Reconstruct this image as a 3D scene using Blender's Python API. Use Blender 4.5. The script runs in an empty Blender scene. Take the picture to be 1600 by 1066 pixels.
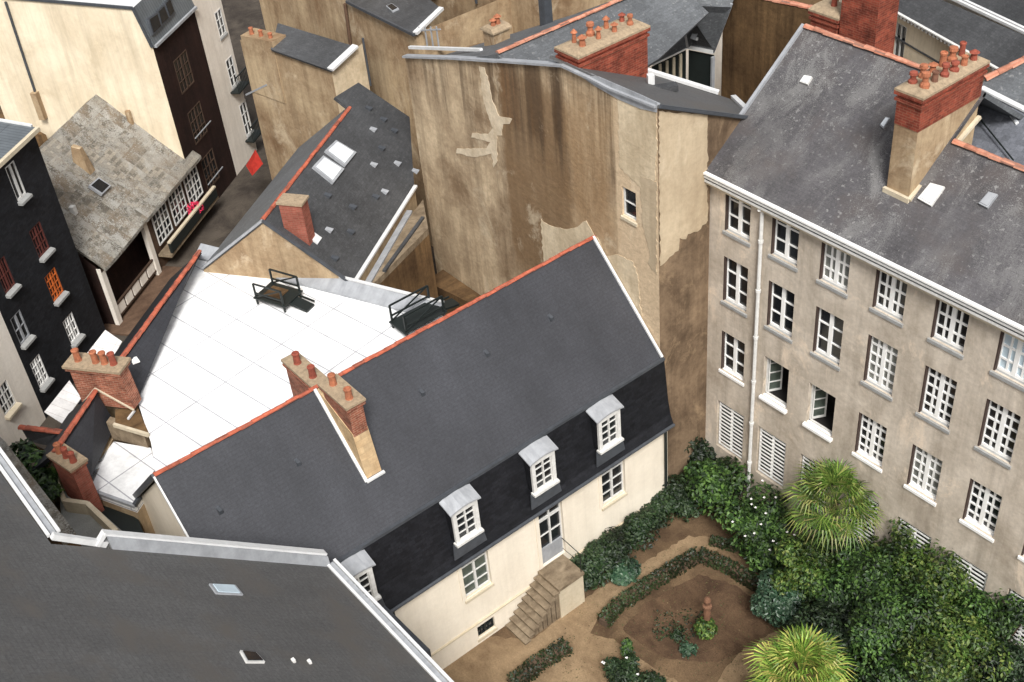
import bpy, bmesh, math, random
import numpy as np
from mathutils import Vector, Matrix
random.seed(7)
S = bpy.context.scene
C = bpy.data.collections.new('place'); S.collection.children.link(C)
R = math.radians

# ---------------------------------------------------------------- camera
FPX, PITCH, ROLL, YAW, CH = 1930.0, R(38.35), R(-6.08), R(144.83), 32.0
d_ = Vector((math.cos(PITCH)*math.cos(YAW), math.cos(PITCH)*math.sin(YAW), -math.sin(PITCH)))
r0_ = Vector((math.sin(YAW), -math.cos(YAW), 0)); u0_ = r0_.cross(d_)
r_ = r0_*math.cos(ROLL) + u0_*math.sin(ROLL); u_ = -r0_*math.sin(ROLL) + u0_*math.cos(ROLL)
cam = bpy.data.cameras.new('camera'); co = bpy.data.objects.new('camera', cam); C.objects.link(co)
cam.sensor_width = 36; cam.lens = FPX/1600*36; cam.clip_end = 1000
mw = Matrix((r_, u_, -d_)).transposed().to_4x4(); mw.translation = Vector((0, 0, CH)); co.matrix_world = mw
S.camera = co
# ---------------------------------------------------------------- light
SUN_EL, SUN_AZ = R(50), R(-31)
w = bpy.data.worlds.new('World'); S.world = w; w.use_nodes = True
nt = w.node_tree; sky = nt.nodes.new('ShaderNodeTexSky'); sky.sky_type = 'NISHITA'; sky.sun_disc = False
sky.sun_elevation = SUN_EL; sky.sun_rotation = R(90)-SUN_AZ; sky.air_density = 1.0; sky.dust_density = 4.0; sky.ozone_density = 1.0
bg = nt.nodes['Background']; bg.inputs[1].default_value = 0.1
hs = nt.nodes.new('ShaderNodeHueSaturation'); hs.inputs['Saturation'].default_value = 0.25
nt.links.new(sky.outputs[0], hs.inputs['Color']); nt.links.new(hs.outputs[0], bg.inputs[0])
sl = bpy.data.lights.new('sun', 'SUN'); sl.energy = 2.1; sl.angle = R(16); sl.color = (1, .985, .96)
so = bpy.data.objects.new('sun', sl); C.objects.link(so)
sd = Vector((math.cos(SUN_EL)*math.cos(SUN_AZ), math.cos(SUN_EL)*math.sin(SUN_AZ), math.sin(SUN_EL)))
so.rotation_euler = sd.to_track_quat('Z', 'Y').to_euler()
S.view_settings.view_transform = 'Standard'; S.view_settings.look = 'None'
S.view_settings.exposure = 0.8; S.view_settings.gamma = 1.0

# ---------------------------------------------------------------- survey: sight lines of the photograph met with real planes
CC = Vector((0, 0, CH))
def ray(x, y): return d_*FPX + r_*(x-800) - u_*(y-533)
def onpl(x, y, p, n):
    r = ray(x, y); return CC + r*((Vector(p)-CC).dot(n)/r.dot(n))
def onz(x, y, z=0.0): return onpl(x, y, Vector((0, 0, z)), Vector((0, 0, 1)))
def onx(x, y, X): return onpl(x, y, Vector((X, 0, 0)), Vector((1, 0, 0)))
def ony(x, y, Y): return onpl(x, y, Vector((0, Y, 0)), Vector((0, 1, 0)))
def plane3(a, b, c): n = (b-a).cross(c-a).normalized(); return a, n
def dirv(az): return Vector((math.cos(R(az)), math.sin(R(az)), 0))
Z = Vector((0, 0, 1))

# ---------------------------------------------------------------- materials
def lin(c): return tuple(((v/255)/12.92 if v/255 <= .04045 else ((v/255+.055)/1.055)**2.4) for v in c)
class NB:
    def __init__(s, name, rough=.8, spec=.3, metal=0.0):
        s.m = bpy.data.materials.new(name); s.m.use_nodes = True; s.t = s.m.node_tree
        s.b = s.t.nodes['Principled BSDF']; s.b.inputs['Roughness'].default_value = rough
        s.b.inputs['Specular IOR Level'].default_value = spec; s.b.inputs['Metallic'].default_value = metal
        s.uv = s.t.nodes.new('ShaderNodeUVMap'); s.uv.uv_map = 'uv'
        s.geo = s.t.nodes.new('ShaderNodeNewGeometry')
    def n(s, typ, **kw):
        o = s.t.nodes.new(typ)
        for k, v in kw.items(): setattr(o, k, v)
        return o
    def l(s, a, b): s.t.links.new(a, b)
    def map(s, src, sc, loc=(0, 0, 0)):
        m = s.n('ShaderNodeMapping'); m.inputs['Scale'].default_value = sc; m.inputs['Location'].default_value = loc
        s.l(src, m.inputs[0]); return m.outputs[0]
    def noise(s, src, scale, detail=5, rough=.6, dist=0.0):
        o = s.n('ShaderNodeTexNoise'); o.inputs['Scale'].default_value = scale; o.inputs['Detail'].default_value = detail
        o.inputs['Roughness'].default_value = rough; o.inputs['Distortion'].default_value = dist
        s.l(src, o.inputs['Vector']); return o.outputs['Fac']
    def ramp(s, f, pts):
        o = s.n('ShaderNodeValToRGB'); e = o.color_ramp.elements
        while len(e) < len(pts): e.new(.5)
        for i, (p, c) in enumerate(pts):
            e[i].position = p; e[i].color = (*c, 1) if isinstance(c, tuple) else (c, c, c, 1)
        s.l(f, o.inputs[0]); return o.outputs[0]
    def mix(s, f, a, b, mode='MIX'):
        o = s.n('ShaderNodeMix', data_type='RGBA', blend_type=mode)
        if isinstance(f, float): o.inputs[0].default_value = f
        else: s.l(f, o.inputs[0])
        for i, v in ((6, a), (7, b)):
            if isinstance(v, tuple): o.inputs[i].default_value = (*v, 1)
            else: s.l(v, o.inputs[i])
        return o.outputs[2]
    def col(s, c):
        if isinstance(c, tuple): s.b.inputs['Base Color'].default_value = (*c, 1)
        else: s.l(c, s.b.inputs['Base Color'])
    def bump(s, h, strength=.4, dist=.02):
        o = s.n('ShaderNodeBump'); o.inputs['Strength'].default_value = strength; o.inputs['Distance'].default_value = dist
        s.l(h, o.inputs['Height']); s.l(o.outputs[0], s.b.inputs['Normal'])
def V3(v, k): return tuple(min(1, x*k) for x in v)
GREY = lambda v: (v, v, v)

def m_slate(name, c, rough=.55, var=.35, lichen=None, lc=(.45, .43, .4), rows=.11, wd=.22, blotch=.3, lscale=5.0, warm=None, spec=.35, lp=.65):
    b = NB(name, rough, spec); uv = b.uv.outputs[0]
    br = b.n('ShaderNodeTexBrick'); br.offset = .5
    for k, v in (('Scale', 1.0), ('Mortar Size', .006), ('Brick Width', wd), ('Row Height', rows), ('Bias', 0.0), ('Mortar Smooth', .1)): br.inputs[k].default_value = v
    br.inputs['Color1'].default_value = (*V3(c, 1-var*.45), 1); br.inputs['Color2'].default_value = (*V3(c, 1+var*.45), 1); br.inputs['Mortar'].default_value = (*V3(c, .8), 1)
    b.l(uv, br.inputs['Vector'])
    big = b.ramp(b.noise(b.map(uv, (.5, .28, 1)), 1.0, 6, .65), [(.3, 1-blotch), (.72, 1+blotch)])
    c1 = b.mix(1.0, br.outputs['Color'], big, 'MULTIPLY')
    fine = b.ramp(b.noise(uv, 13, 7, .82), [(.28, .62), (.72, 1.4)])
    c1 = b.mix(1.0, c1, fine, 'MULTIPLY')
    st = b.ramp(b.noise(b.map(uv, (1.7, .3, 1)), 1.0, 5, .65), [(.35, .93), (.65, 1.06)])
    c1 = b.mix(1.0, c1, st, 'MULTIPLY')
    if warm:
        wm = b.ramp(b.noise(b.map(uv, (.6, .6, 1), (9, 4, 0)), 1.0, 5, .6), [(.5, 0.0), (.66, 1.0)])
        c1 = b.mix(wm, c1, warm)
    if lichen:
        mx = b.n('ShaderNodeMath', operation='MULTIPLY_ADD'); b.l(b.noise(b.map(uv, (.9, .5, 1), (2, 9, 0)), 1.0, 6, .7, .8), mx.inputs[0]); mx.inputs[1].default_value = .9; b.l(b.noise(uv, lscale, 6, .8), mx.inputs[2])
        l1 = b.ramp(mx.outputs[0], [(1.13-lichen*.28, 0.0), (1.3-lichen*.28, 1.0)])
        l2 = b.ramp(b.noise(b.map(uv, (.35, .35, 1), (3, 7, 0)), 1.0, 4, .6), [(.35, .2), (.6, 1.0)])
        c1 = b.mix(b.mix(1.0, b.mix(1.0, l1, l2, 'MULTIPLY'), GREY(lp), 'MULTIPLY'), c1, lc)
        s1 = b.ramp(b.noise(b.map(uv, (1, 1, 1), (7, 3, 0)), 7.5, 3, .6), [(.6, 0.0), (.66, 1.0)])
        c1 = b.mix(b.mix(1.0, b.mix(1.0, s1, l2, 'MULTIPLY'), GREY(min(.75, lichen*1.4)), 'MULTIPLY'), c1, V3(lc, 1.25))
    b.col(c1); b.bump(b.noise(uv, 7, 5, .7), .25, .02); return b.m

def m_plaster(name, c, dark, amt=.5, streak=.4, scale=.5, light=None, rough=.9, lamt=.3, fine=.12, tower=False, blocks=None):
    """rendered wall: broad damp patches, run-off streaks, pale worn patches"""
    b = NB(name, rough, .2); uv = b.uv.outputs[0]
    n1 = b.ramp(b.noise(b.map(uv, (scale, scale*.7, 1)), 1.0, 8, .68, .4), [(.38, 0.0), (.66, 1.0)])
    c1 = b.mix(b.mix(1.0, n1, GREY(amt), 'MULTIPLY'), c, dark)
    n2 = b.ramp(b.noise(b.map(uv, (2.3, .13, 1), (5, 1, 0)), 1.0, 6, .7), [(.45, 0.0), (.72, 1.0)])
    c1 = b.mix(b.mix(1.0, n2, GREY(streak), 'MULTIPLY'), c1, V3(dark, .62))
    if tower:   # the broad damp stain and run-off marks this one wall carries, in wall metres
        sp = b.n('ShaderNodeSeparateXYZ'); b.l(b.geo.outputs['Position'], sp.inputs[0])
        def band(x0, x1, soft, src=0, nz=.9):
            wob = b.n('ShaderNodeMath', operation='MULTIPLY_ADD'); b.l(b.noise(b.map(b.geo.outputs['Position'], (.8, .8, .35), (x0, 0, x1)), 1.0, 7, .7), wob.inputs[0]); wob.inputs[1].default_value = nz*2; b.l(sp.outputs[src], wob.inputs[2])
            o = b.n('ShaderNodeMapRange', interpolation_type='SMOOTHSTEP'); b.l(wob.outputs[0], o.inputs[0]); o.inputs[1].default_value = x0+nz-soft; o.inputs[2].default_value = x0+nz+soft
            p = b.n('ShaderNodeMapRange', interpolation_type='SMOOTHSTEP'); b.l(wob.outputs[0], p.inputs[0]); p.inputs[1].default_value = x1+nz+soft; p.inputs[2].default_value = x1+nz-soft
            q = b.n('ShaderNodeMath', operation='MULTIPLY'); b.l(o.outputs[0], q.inputs[0]); b.l(p.outputs[0], q.inputs[1]); return q.outputs[0]
        def mul(p, q): o = b.n('ShaderNodeMath', operation='MULTIPLY'); (b.l(p, o.inputs[0])); (b.l(q, o.inputs[1]) if not isinstance(q, float) else o.inputs.__getitem__(1).__setattr__('default_value', q)); return o.outputs[0]
        c1 = b.mix(mul(mul(band(-29.4, -26.0, .16, 0, .35), band(6.5, 14.9, .9, 2)), .85), c1, lin((124, 98, 70)))
        c1 = b.mix(mul(mul(band(-27.9, -27.1, .12, 0, .25), band(12.4, 15.2, .5, 2)), .7), c1, lin((84, 62, 42)))
        c1 = b.mix(mul(mul(band(-26.6, -26.2, .1, 0, .2), band(12.9, 15.5, .5, 2)), .8), c1, lin((72, 54, 38)))
        c1 = b.mix(mul(mul(band(-29.2, -28.3, .15, 0, .3), band(12.6, 14.8, .4, 2)), .5), c1, lin((110, 80, 54)))
        sk = b.ramp(b.noise(b.map(uv, (3.2, .1, 1), (8, 2, 0)), 1.0, 5, .65), [(.48, 0.0), (.66, 1.0)])
        c1 = b.mix(mul(mul(sk, band(11.8, 17.0, 1.1, 2)), .75), c1, lin((88, 72, 56)))
        c1 = b.mix(mul(band(-23.85, -20.0, .04, 0, .05), .85), c1, lin((212, 188, 156)))
        c1 = b.mix(mul(mul(band(-26.0, -23.9, .3), band(9.5, 15.0, .8, 2)), .45), c1, lin((170, 138, 100)))
    if light:
        n3 = b.ramp(b.noise(b.map(uv, (scale*1.4, scale*.9, 1), (12, 5, 0)), 1.0, 7, .72, .6), [(.56, 0.0), (.66, 1.0)])
        c1 = b.mix(b.mix(1.0, n3, GREY(lamt), 'MULTIPLY'), c1, light)
    if blocks:
        br = b.n('ShaderNodeTexBrick'); br.offset = .5
        for k, v in (('Scale', 1.0), ('Mortar Size', .012), ('Brick Width', blocks[0]), ('Row Height', blocks[1])): br.inputs[k].default_value = v
        br.inputs['Color1'].default_value = (.86, .86, .86, 1); br.inputs['Color2'].default_value = (1.12, 1.1, 1.08, 1); br.inputs['Mortar'].default_value = (.85, .84, .82, 1)
        b.l(uv, br.inputs['Vector']); c1 = b.mix(blocks[2], c1, br.outputs['Color'], 'MULTIPLY')
    f = b.ramp(b.noise(uv, 6, 8, .8), [(.2, 1-fine*1.6), (.8, 1+fine)])
    c1 = b.mix(1.0, c1, f, 'MULTIPLY'); b.col(c1)
    b.bump(b.noise(b.map(uv, (1.1, 2.6, 1), (4, 4, 0)), 1.0, 9, .72, 1.2), .5 if tower else .45, .05 if tower else .04); return b.m

def m_brick(name, c, c2, mortar, bw=.22, rh=.075, dirt=.35):
    b = NB(name, .85, .2); uv = b.uv.outputs[0]; br = b.n('ShaderNodeTexBrick')
    for k, v in (('Scale', 1.0), ('Mortar Size', .008), ('Brick Width', bw), ('Row Height', rh)): br.inputs[k].default_value = v
    br.inputs['Color1'].default_value = (*c, 1); br.inputs['Color2'].default_value = (*c2, 1); br.inputs['Mortar'].default_value = (*mortar, 1)
    b.l(uv, br.inputs['Vector'])
    n = b.ramp(b.noise(uv, 2.2, 6, .7), [(.3, 1-dirt), (.7, 1+dirt*.6)])
    b.col(b.mix(1.0, br.outputs['Color'], n, 'MULTIPLY')); b.bump(br.outputs['Fac'], -.4, .01); return b.m

def m_plain(name, c, rough=.6, var=.12, scale=4.0, metal=0.0, spec=.4, streak=0.0):
    b = NB(name, rough, spec, metal); uv = b.uv.outputs[0]
    n = b.ramp(b.noise(b.geo.outputs['Position'], scale, 6, .7), [(.25, 1-var), (.75, 1+var)])
    cc = b.mix(1.0, c, n, 'MULTIPLY')
    if streak: cc = b.mix(1.0, cc, b.ramp(b.noise(b.map(uv, (4, .4, 1)), 1.0, 4, .6), [(.3, 1-streak), (.7, 1+streak*.3)]), 'MULTIPLY')
    b.col(cc); return b.m

def m_sheets(name, c, seam, w=1.0, h=2.0, rough=.4, off=.0, ms=.012):
    """metal or membrane sheets with joints"""
    b = NB(name, rough, .4); uv = b.uv.outputs[0]; br = b.n('ShaderNodeTexBrick'); br.offset = off
    for k, v in (('Scale', 1.0), ('Mortar Size', ms), ('Brick Width', w), ('Row Height', h)): br.inputs[k].default_value = v
    br.inputs['Color1'].default_value = (*V3(c, .96), 1); br.inputs['Color2'].default_value = (*V3(c, 1.02), 1); br.inputs['Mortar'].default_value = (*seam, 1)
    b.l(uv, br.inputs['Vector'])
    n = b.ramp(b.noise(uv, 1.3, 7, .75), [(.3, .68), (.6, 1.03)])
    b.col(b.mix(1.0, br.outputs['Color'], n, 'MULTIPLY')); return b.m

def m_leaf(name, cols, rough=.5, trans=.15):
    b = NB(name, rough, .35)
    rnd = b.geo.outputs['Random Per Island']
    c = b.ramp(rnd, [(i/(len(cols)-1), cc) for i, cc in enumerate(cols)])
    n = b.ramp(b.noise(b.geo.outputs['Position'], .9, 4, .6), [(.36, .45), (.66, 1.5)])
    b.col(b.mix(1.0, c, n, 'MULTIPLY')); return b.m

def m_soil(name, c, c2, scale=1.2, fine=.3, spots=None):
    b = NB(name, .95, .1); p = b.geo.outputs['Position']
    n = b.ramp(b.noise(p, scale, 8, .7, .5), [(.36, c2), (.64, c)])
    n = b.mix(1.0, n, b.ramp(b.noise(p, 18, 6, .8), [(.25, 1-fine), (.75, 1+fine)]), 'MULTIPLY')
    if spots: n = b.mix(b.ramp(b.noise(p, 26, 4, .8), [(.64, 0.0), (.7, 1.0)]), n, spots)
    b.col(n); b.bump(b.noise(p, 22, 6, .7), .5, .03); return b.m

M = {}
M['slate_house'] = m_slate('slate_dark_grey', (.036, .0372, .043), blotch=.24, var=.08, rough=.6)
M['slate_steep'] = m_slate('slate_steep_shade_in_colour', (.012, .0125, .015), blotch=.35, var=.6, rough=.6, spec=.2)  # blacker than the upper roof slate: dim sky on steep faces put into colour
M['slate_front'] = m_slate('slate_brownish_grey', (.094, .092, .09), blotch=.14, var=.12, warm=(.1, .091, .082), rough=.7, rows=.13, wd=.26)
M['slate_lichen'] = m_slate('slate_with_lichen', (.078, .074, .077), blotch=.42, var=.2, lichen=.54, lc=(.2, .195, .188), warm=(.08, .07, .068), rough=.8, lscale=30)
M['slate_long'] = m_slate('slate_old_dark', (.055, .056, .058), blotch=.35, var=.3, lichen=.1, lc=(.2, .2, .2), rough=.6)
M['slate_mid'] = m_slate('slate_mid_grey', (.1, .105, .11), blotch=.3, var=.3, lichen=.3, lc=(.3, .3, .29))
M['slate_stone'] = m_slate('stone_slate_with_moss', (.175, .155, .125), blotch=.5, var=.9, lichen=.75, lc=(.33, .32, .29), warm=(.17, .13, .09), rows=.16, wd=.26, rough=.95, lscale=14, lp=1.0)
M['slate_scallop'] = m_slate('scalloped_slate', (.11, .115, .13), blotch=.2, var=.6, rows=.2, wd=.2)
M['tower'] = m_plaster('ochre_render_stained', lin((210, 188, 156)), lin((134, 111, 86)), .95, .6, .42, light=lin((224, 208, 180)), lamt=.45, fine=.26, tower=True)
M['tower_side'] = m_plaster('brown_damp_render', lin((142, 120, 96)), lin((76, 60, 46)), .95, .5, .6, light=lin((178, 152, 120)), lamt=.4, fine=.25)
M['patch'] = m_plaster('pale_lime_render', lin((220, 202, 172)), lin((176, 156, 126)), .8, .3, .9, fine=.2)
M['patch_pink'] = m_plaster('pinkish_render_strip', lin((212, 186, 154)), lin((176, 148, 116)), .8, .4, .6, light=lin((222, 202, 176)), fine=.2)
M['patch_white'] = m_plaster('white_filler', lin((218, 202, 176)), lin((184, 164, 136)), .7, .2, 2.0, fine=.22)
M['patch_grey'] = m_plaster('pale_grey_render', lin((198, 180, 152)), lin((156, 136, 110)), .7, .3, .5, light=lin((214, 198, 172)), fine=.14)
M['patch_dark'] = m_plaster('dark_weathered_render', lin((146, 112, 76)), lin((96, 72, 48)), .7, .7, .8, fine=.2)
M['right_wall'] = m_plaster('greige_render_weathered', lin((214, 202, 186)), lin((162, 149, 132)), .95, .45, .45, light=lin((230, 212, 190)), lamt=.8, fine=.18)
M['house_wall'] = m_plaster('cream_render_clean', lin((234, 224, 206)), lin((208, 196, 176)), .5, .2, .5, fine=.05)
M['cream'] = m_plaster('cream_render_big', lin((232, 218, 192)), lin((196, 178, 148)), .7, .45, .5, light=lin((250, 236, 206)), fine=.06)
M['tan_back'] = m_plaster('tan_render_back', lin((186, 164, 132)), lin((128, 102, 76)), .95, .5, .5, light=lin((206, 188, 160)), lamt=.6, fine=.22)
M['brown_wall'] = m_plaster('dark_brown_render', lin((122, 96, 66)), lin((66, 48, 32)), .8, .8, .5, fine=.3)
M['white_wall'] = m_plaster('white_render', lin((240, 232, 220)), lin((205, 195, 180)), .4, .3, .6, fine=.08)
M['black_wall'] = m_slate('black_slate_cladding', (.017, .018, .021), blotch=.35, var=.6, rough=.6, spec=.2)
M['dark_timber'] = m_plaster('dark_red_timber_cladding', (.035, .017, .013), (.012, .007, .006), .6, .7, .9, fine=.3)
M['timber'] = m_plain('dark_oak', (.06, .035, .022), .8, .3)
M['boards'] = m_plaster('brown_boards', (.16, .1, .065), (.07, .04, .026), .8, .6, .9, fine=.25)
M['brick'] = m_brick('orange_brick', lin((160, 98, 76)), lin((126, 72, 56)), lin((160, 130, 110)), dirt=.6)
M['brick_red'] = m_brick('red_brick', lin((146, 70, 52)), lin((112, 52, 40)), lin((136, 90, 72)), dirt=.6)
M['brick_dark'] = m_brick('dusky_brick', lin((150, 86, 72)), lin((132, 72, 58)), lin((140, 100, 84)))
M['ashlar'] = m_plaster('limestone_blocks', lin((206, 180, 142)), lin((160, 130, 94)), .8, .3, 1.4, fine=.2, blocks=(.42, .22, .8))
M['stone'] = m_plaster('limestone_trim', lin((206, 194, 170)), lin((172, 156, 130)), .5, .2, 1.5, fine=.14)
M['stone_step'] = m_plaster('worn_step_stone', lin((146, 130, 108)), lin((92, 78, 62)), .8, .3, 2.5, fine=.25)
M['cap'] = m_plain('mortar_cap', lin((150, 132, 108)), .95, .4, 9)
def m_tile(name, cols):
    b = NB(name, .9, .2); c = b.ramp(b.geo.outputs['Random Per Island'], [(i/(len(cols)-1), lin(x)) for i, x in enumerate(cols)])
    n = b.ramp(b.noise(b.geo.outputs['Position'], 5, 7, .75), [(.3, .6), (.7, 1.25)]); b.col(b.mix(1.0, c, n, 'MULTIPLY')); return b.m
M['ridge'] = m_tile('terracotta_ridge', [(122, 74, 60), (166, 90, 70), (182, 98, 74), (150, 92, 76)])
M['ridge_pale'] = m_tile('terracotta_ridge_pale', [(150, 108, 90), (184, 120, 96), (200, 144, 120), (132, 100, 88)])
M['pot'] = m_plain('terracotta_pot', lin((158, 98, 70)), .9, .5, 7)
M['pot_dark'] = m_plain('sooty_clay_pot', lin((112, 78, 62)), .95, .5, 7)
M['pot_red'] = m_plain('red_terracotta_pot', lin((136, 70, 54)), .9, .5, 7)
M['zinc'] = m_plain('zinc_weathered', (.33, .34, .355), .5, .2, 2.5, streak=.2)
M['zinc_pale'] = m_plain('zinc_pale', (.62, .62, .61), .5, .14, 3)
M['zinc_dark'] = m_sheets('zinc_dark_seamed', (.12, .135, .145), (.05, .05, .055), .18, 4.0)
M['white_paint'] = m_plain('white_paint', (.88, .87, .84), .5, .06, 5)
M['white_old'] = m_plain('white_paint_worn', (.62, .61, .58), .7, .2, 6)
M['grey_sill'] = m_plain('grey_stone_sill', (.3, .3, .29), .8, .2, 6)
M['white_roof'] = m_sheets('white_roof_sheets', (.9, .9, .89), (.4, .4, .42), 1.15, 2.3, .35, ms=.02)
M['glass'] = m_plain('window_glass', (.012, .014, .016), .12, .3, 2, spec=.5)
M['glass_green'] = m_plain('greenish_window_glass', (.07, .085, .07), .2, .5, 3, spec=.5)
M['curtain'] = m_plain('window_with_net_curtain', (.16, .165, .15), .3, .7, 2.2, spec=.5)
M['jamb'] = m_plain('dark_brown_reveal_board', (.055, .035, .028), .9, .3, 5)  # dark brown board along the left reveal of a window
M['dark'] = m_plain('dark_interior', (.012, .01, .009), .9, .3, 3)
M['iron'] = m_plain('black_painted_iron', (.012, .016, .015), .5, .2, 5)
M['skylight'] = m_plain('skylight_glass_pale', (.72, .76, .78), .25, .1, 3)
M['skyblue'] = m_plain('skylight_glass_blue', (.5, .6, .66), .2, .1, 3)
M['lead'] = m_plain('lead_flashing', (.055, .06, .068), .5, .3, 4)
M['orange_win'] = m_plain('orange_varnished_wood', lin((190, 98, 44)), .6, .2, 5)
M['red_win'] = m_plain('dark_red_painted_wood', (.1, .028, .022), .6, .2, 5)
M['awning'] = m_sheets('white_canvas_awning', (.8, .78, .76), (.6, .55, .52), .4, 3.0, .9)
M['red_cloth'] = m_plain('red_canvas', (.38, .025, .015), .9, .25, 5)
M['ground'] = m_soil('town_paving', (.09, .075, .06), (.04, .033, .028), .6)
M['soil'] = m_soil('garden_soil', lin((112, 92, 70)), lin((76, 60, 46)), .7, .4, spots=lin((72, 70, 36)))
M['path'] = m_soil('sandy_gravel_path', lin((150, 128, 100)), lin((114, 94, 72)), .8, .32, spots=lin((104, 92, 58)))
M['bed'] = m_soil('dark_bed_soil', lin((98, 78, 60)), lin((66, 51, 40)), 1.0, .4, spots=lin((120, 104, 70)))
M['terrace'] = m_soil('grey_terrace', (.32, .32, .3), (.24, .24, .22), 1.0, .15)
M['bark'] = m_plain('bark', (.1, .065, .042), .95, .4, 9)
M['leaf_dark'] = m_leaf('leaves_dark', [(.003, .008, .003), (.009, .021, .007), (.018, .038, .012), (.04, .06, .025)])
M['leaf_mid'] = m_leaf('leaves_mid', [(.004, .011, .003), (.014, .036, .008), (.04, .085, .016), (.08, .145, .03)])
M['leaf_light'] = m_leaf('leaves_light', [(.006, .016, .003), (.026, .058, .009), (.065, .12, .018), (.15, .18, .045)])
M['leaf_grey'] = m_leaf('leaves_glossy', [(.012, .032, .018), (.03, .07, .036), (.085, .13, .08)], rough=.35)
M['hedge'] = m_leaf('box_hedge_leaves', [(.01, .017, .007), (.022, .038, .012), (.04, .055, .02)])
M['palm'] = m_leaf('fan_palm_leaves', [(.025, .06, .01), (.075, .14, .022), (.17, .25, .045), (.22, .2, .07)])
M['palm_bright'] = m_leaf('fan_palm_leaves_bright', [(.07, .16, .02), (.17, .3, .04), (.34, .44, .08), (.5, .42, .12)])
M['pillar'] = m_plain('weathered_reddish_stone', lin((112, 80, 60)), .9, .4, 8)
M['flower'] = m_plain('white_petals', (.85, .82, .8), .8, .1, 9)
M['flower_red'] = m_plain('crimson_petals', (.55, .02, .07), .8, .3, 9)

# ---------------------------------------------------------------- objects
def tag(o, label=None, cat=None, group=None, kind=None):
    for k, v in (('label', label), ('category', cat), ('group', group), ('kind', kind)):
        if v: o[k] = v
    return o
def abs_loc(o):
    v = Vector((0, 0, 0))
    while o: v += Vector(o.location); o = o.parent
    return v
def thing(name, loc, label, cat, group=None):
    o = bpy.data.objects.new(name, None); C.objects.link(o); o.location = loc; o.empty_display_size = .3
    return tag(o, label, cat, group)
class MB:
    def __init__(s): s.v = []; s.f = []; s.sm = []
    def face(s, pts, smooth=False):
        i = len(s.v); s.v += [Vector(p) for p in pts]; s.f.append(list(range(i, i+len(pts)))); s.sm.append(smooth); return s
    def hull(s, bot, top):
        """closed solid between two matching loops"""
        n = len(bot); s.face(list(reversed(bot))); s.face(top)
        for i in range(n): j = (i+1) % n; s.face([bot[i], bot[j], top[j], top[i]])
        return s
    def slab(s, poly, t=.12, up=False):
        poly = [Vector(p) for p in poly]; n = sum(((poly[i]-poly[0]).cross(poly[i+1]-poly[0]) for i in range(1, len(poly)-1)), Vector())
        n.normalize()
        if n.z < 0: poly = poly[::-1]; n = -n
        if up: return s.hull(poly, [p+n*t for p in poly])
        return s.hull([p-n*t for p in poly], poly)
    def box(s, c, sx, sy, sz, az=0.0, dz=0.0):
        """centre of the base c; sx along az"""
        a = dirv(az)*sx/2; b = dirv(az+90)*sy/2; c = Vector(c)
        lo = [c-a-b, c+a-b, c+a+b, c-a+b]; return s.hull(lo, [p+Z*sz for p in lo])
    def beam(s, p, q, w, h, up=Z):
        p = Vector(p); q = Vector(q); d = (q-p).normalized(); a = d.cross(up)
        if a.length < 1e-3: a = d.cross(Vector((1, 0, 0)))
        a.normalize(); b = a.cross(d); a = a*w/2; b = b*h/2
        return s.hull([p-a-b, p+a-b, p+a+b, p-a+b][::-1], [q-a-b, q+a-b, q+a+b, q-a+b][::-1])
    def tube(s, pts, r, n=8, r2=None, smooth=True, cap=True):
        pts = [Vector(p) for p in pts]; rings = []
        for i, p in enumerate(pts):
            d = (pts[min(i+1, len(pts)-1)]-pts[max(i-1, 0)]).normalized()
            a = d.cross(Z)
            if a.length < 1e-2: a = Vector((1, 0, 0))
            a.normalize(); b = d.cross(a)
            rr = r if r2 is None else r+(r2-r)*i/(len(pts)-1)
            rings.append([p+(a*math.cos(t)+b*math.sin(t))*rr for t in [2*math.pi*k/n for k in range(n)]])
        for i in range(len(rings)-1):
            for k in range(n): j = (k+1) % n; s.face([rings[i][k], rings[i][j], rings[i+1][j], rings[i+1][k]], smooth)
        if cap: s.face(rings[0]); s.face(rings[-1][::-1])
        return s
    def lathe(s, c, prof, n=12):
        c = Vector(c); rings = [[c+Vector((math.cos(t)*r, math.sin(t)*r, z)) for t in [2*math.pi*k/n for k in range(n)]] for r, z in prof]
        for i in range(len(rings)-1):
            for k in range(n): j = (k+1) % n; s.face([rings[i][k], rings[i][j], rings[i+1][j], rings[i+1][k]], True)
        s.face(rings[-1]); return s
    def build(s, name, mat, parent=None, loc=None, label=None, rotz=0, local=False):
        me = bpy.data.meshes.new(name); off = Vector((0, 0, 0)) if local else (abs_loc(parent) if parent else Vector((0, 0, 0)))
        if loc is not None and not local: off = off + Vector(loc)
        me.from_pydata([tuple(v-off) for v in s.v], [], s.f)
        uvl = me.uv_layers.new(name='uv'); k = 0
        data = np.zeros(len(me.loops)*2, dtype=np.float32)
        for f in s.f:
            p = [s.v[i] for i in f]; n = Vector((0, 0, 0))
            for i in range(1, len(p)-1): n += (p[i]-p[0]).cross(p[i+1]-p[0])
            if n.length < 1e-12: n = Vector((0, 0, 1))
            n.normalize(); t = Z.cross(n)
            if t.length < .03: t = Vector((1, 0, 0)) if not getattr(s, 'tdir', None) else s.tdir
            t.normalize(); b = n.cross(t)
            for q in p: data[2*k] = q.dot(t); data[2*k+1] = q.dot(b); k += 1
        uvl.data.foreach_set('uv', data)
        me.polygons.foreach_set('use_smooth', s.sm)
        me.materials.append(M[mat] if isinstance(mat, str) else mat); me.update()
        o = bpy.data.objects.new(name, me); C.objects.link(o)
        if parent: o.parent = parent
        if loc is not None: o.location = loc
        if rotz: o.rotation_euler.z = rotz
        if label: o['label'] = label
        return o
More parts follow.
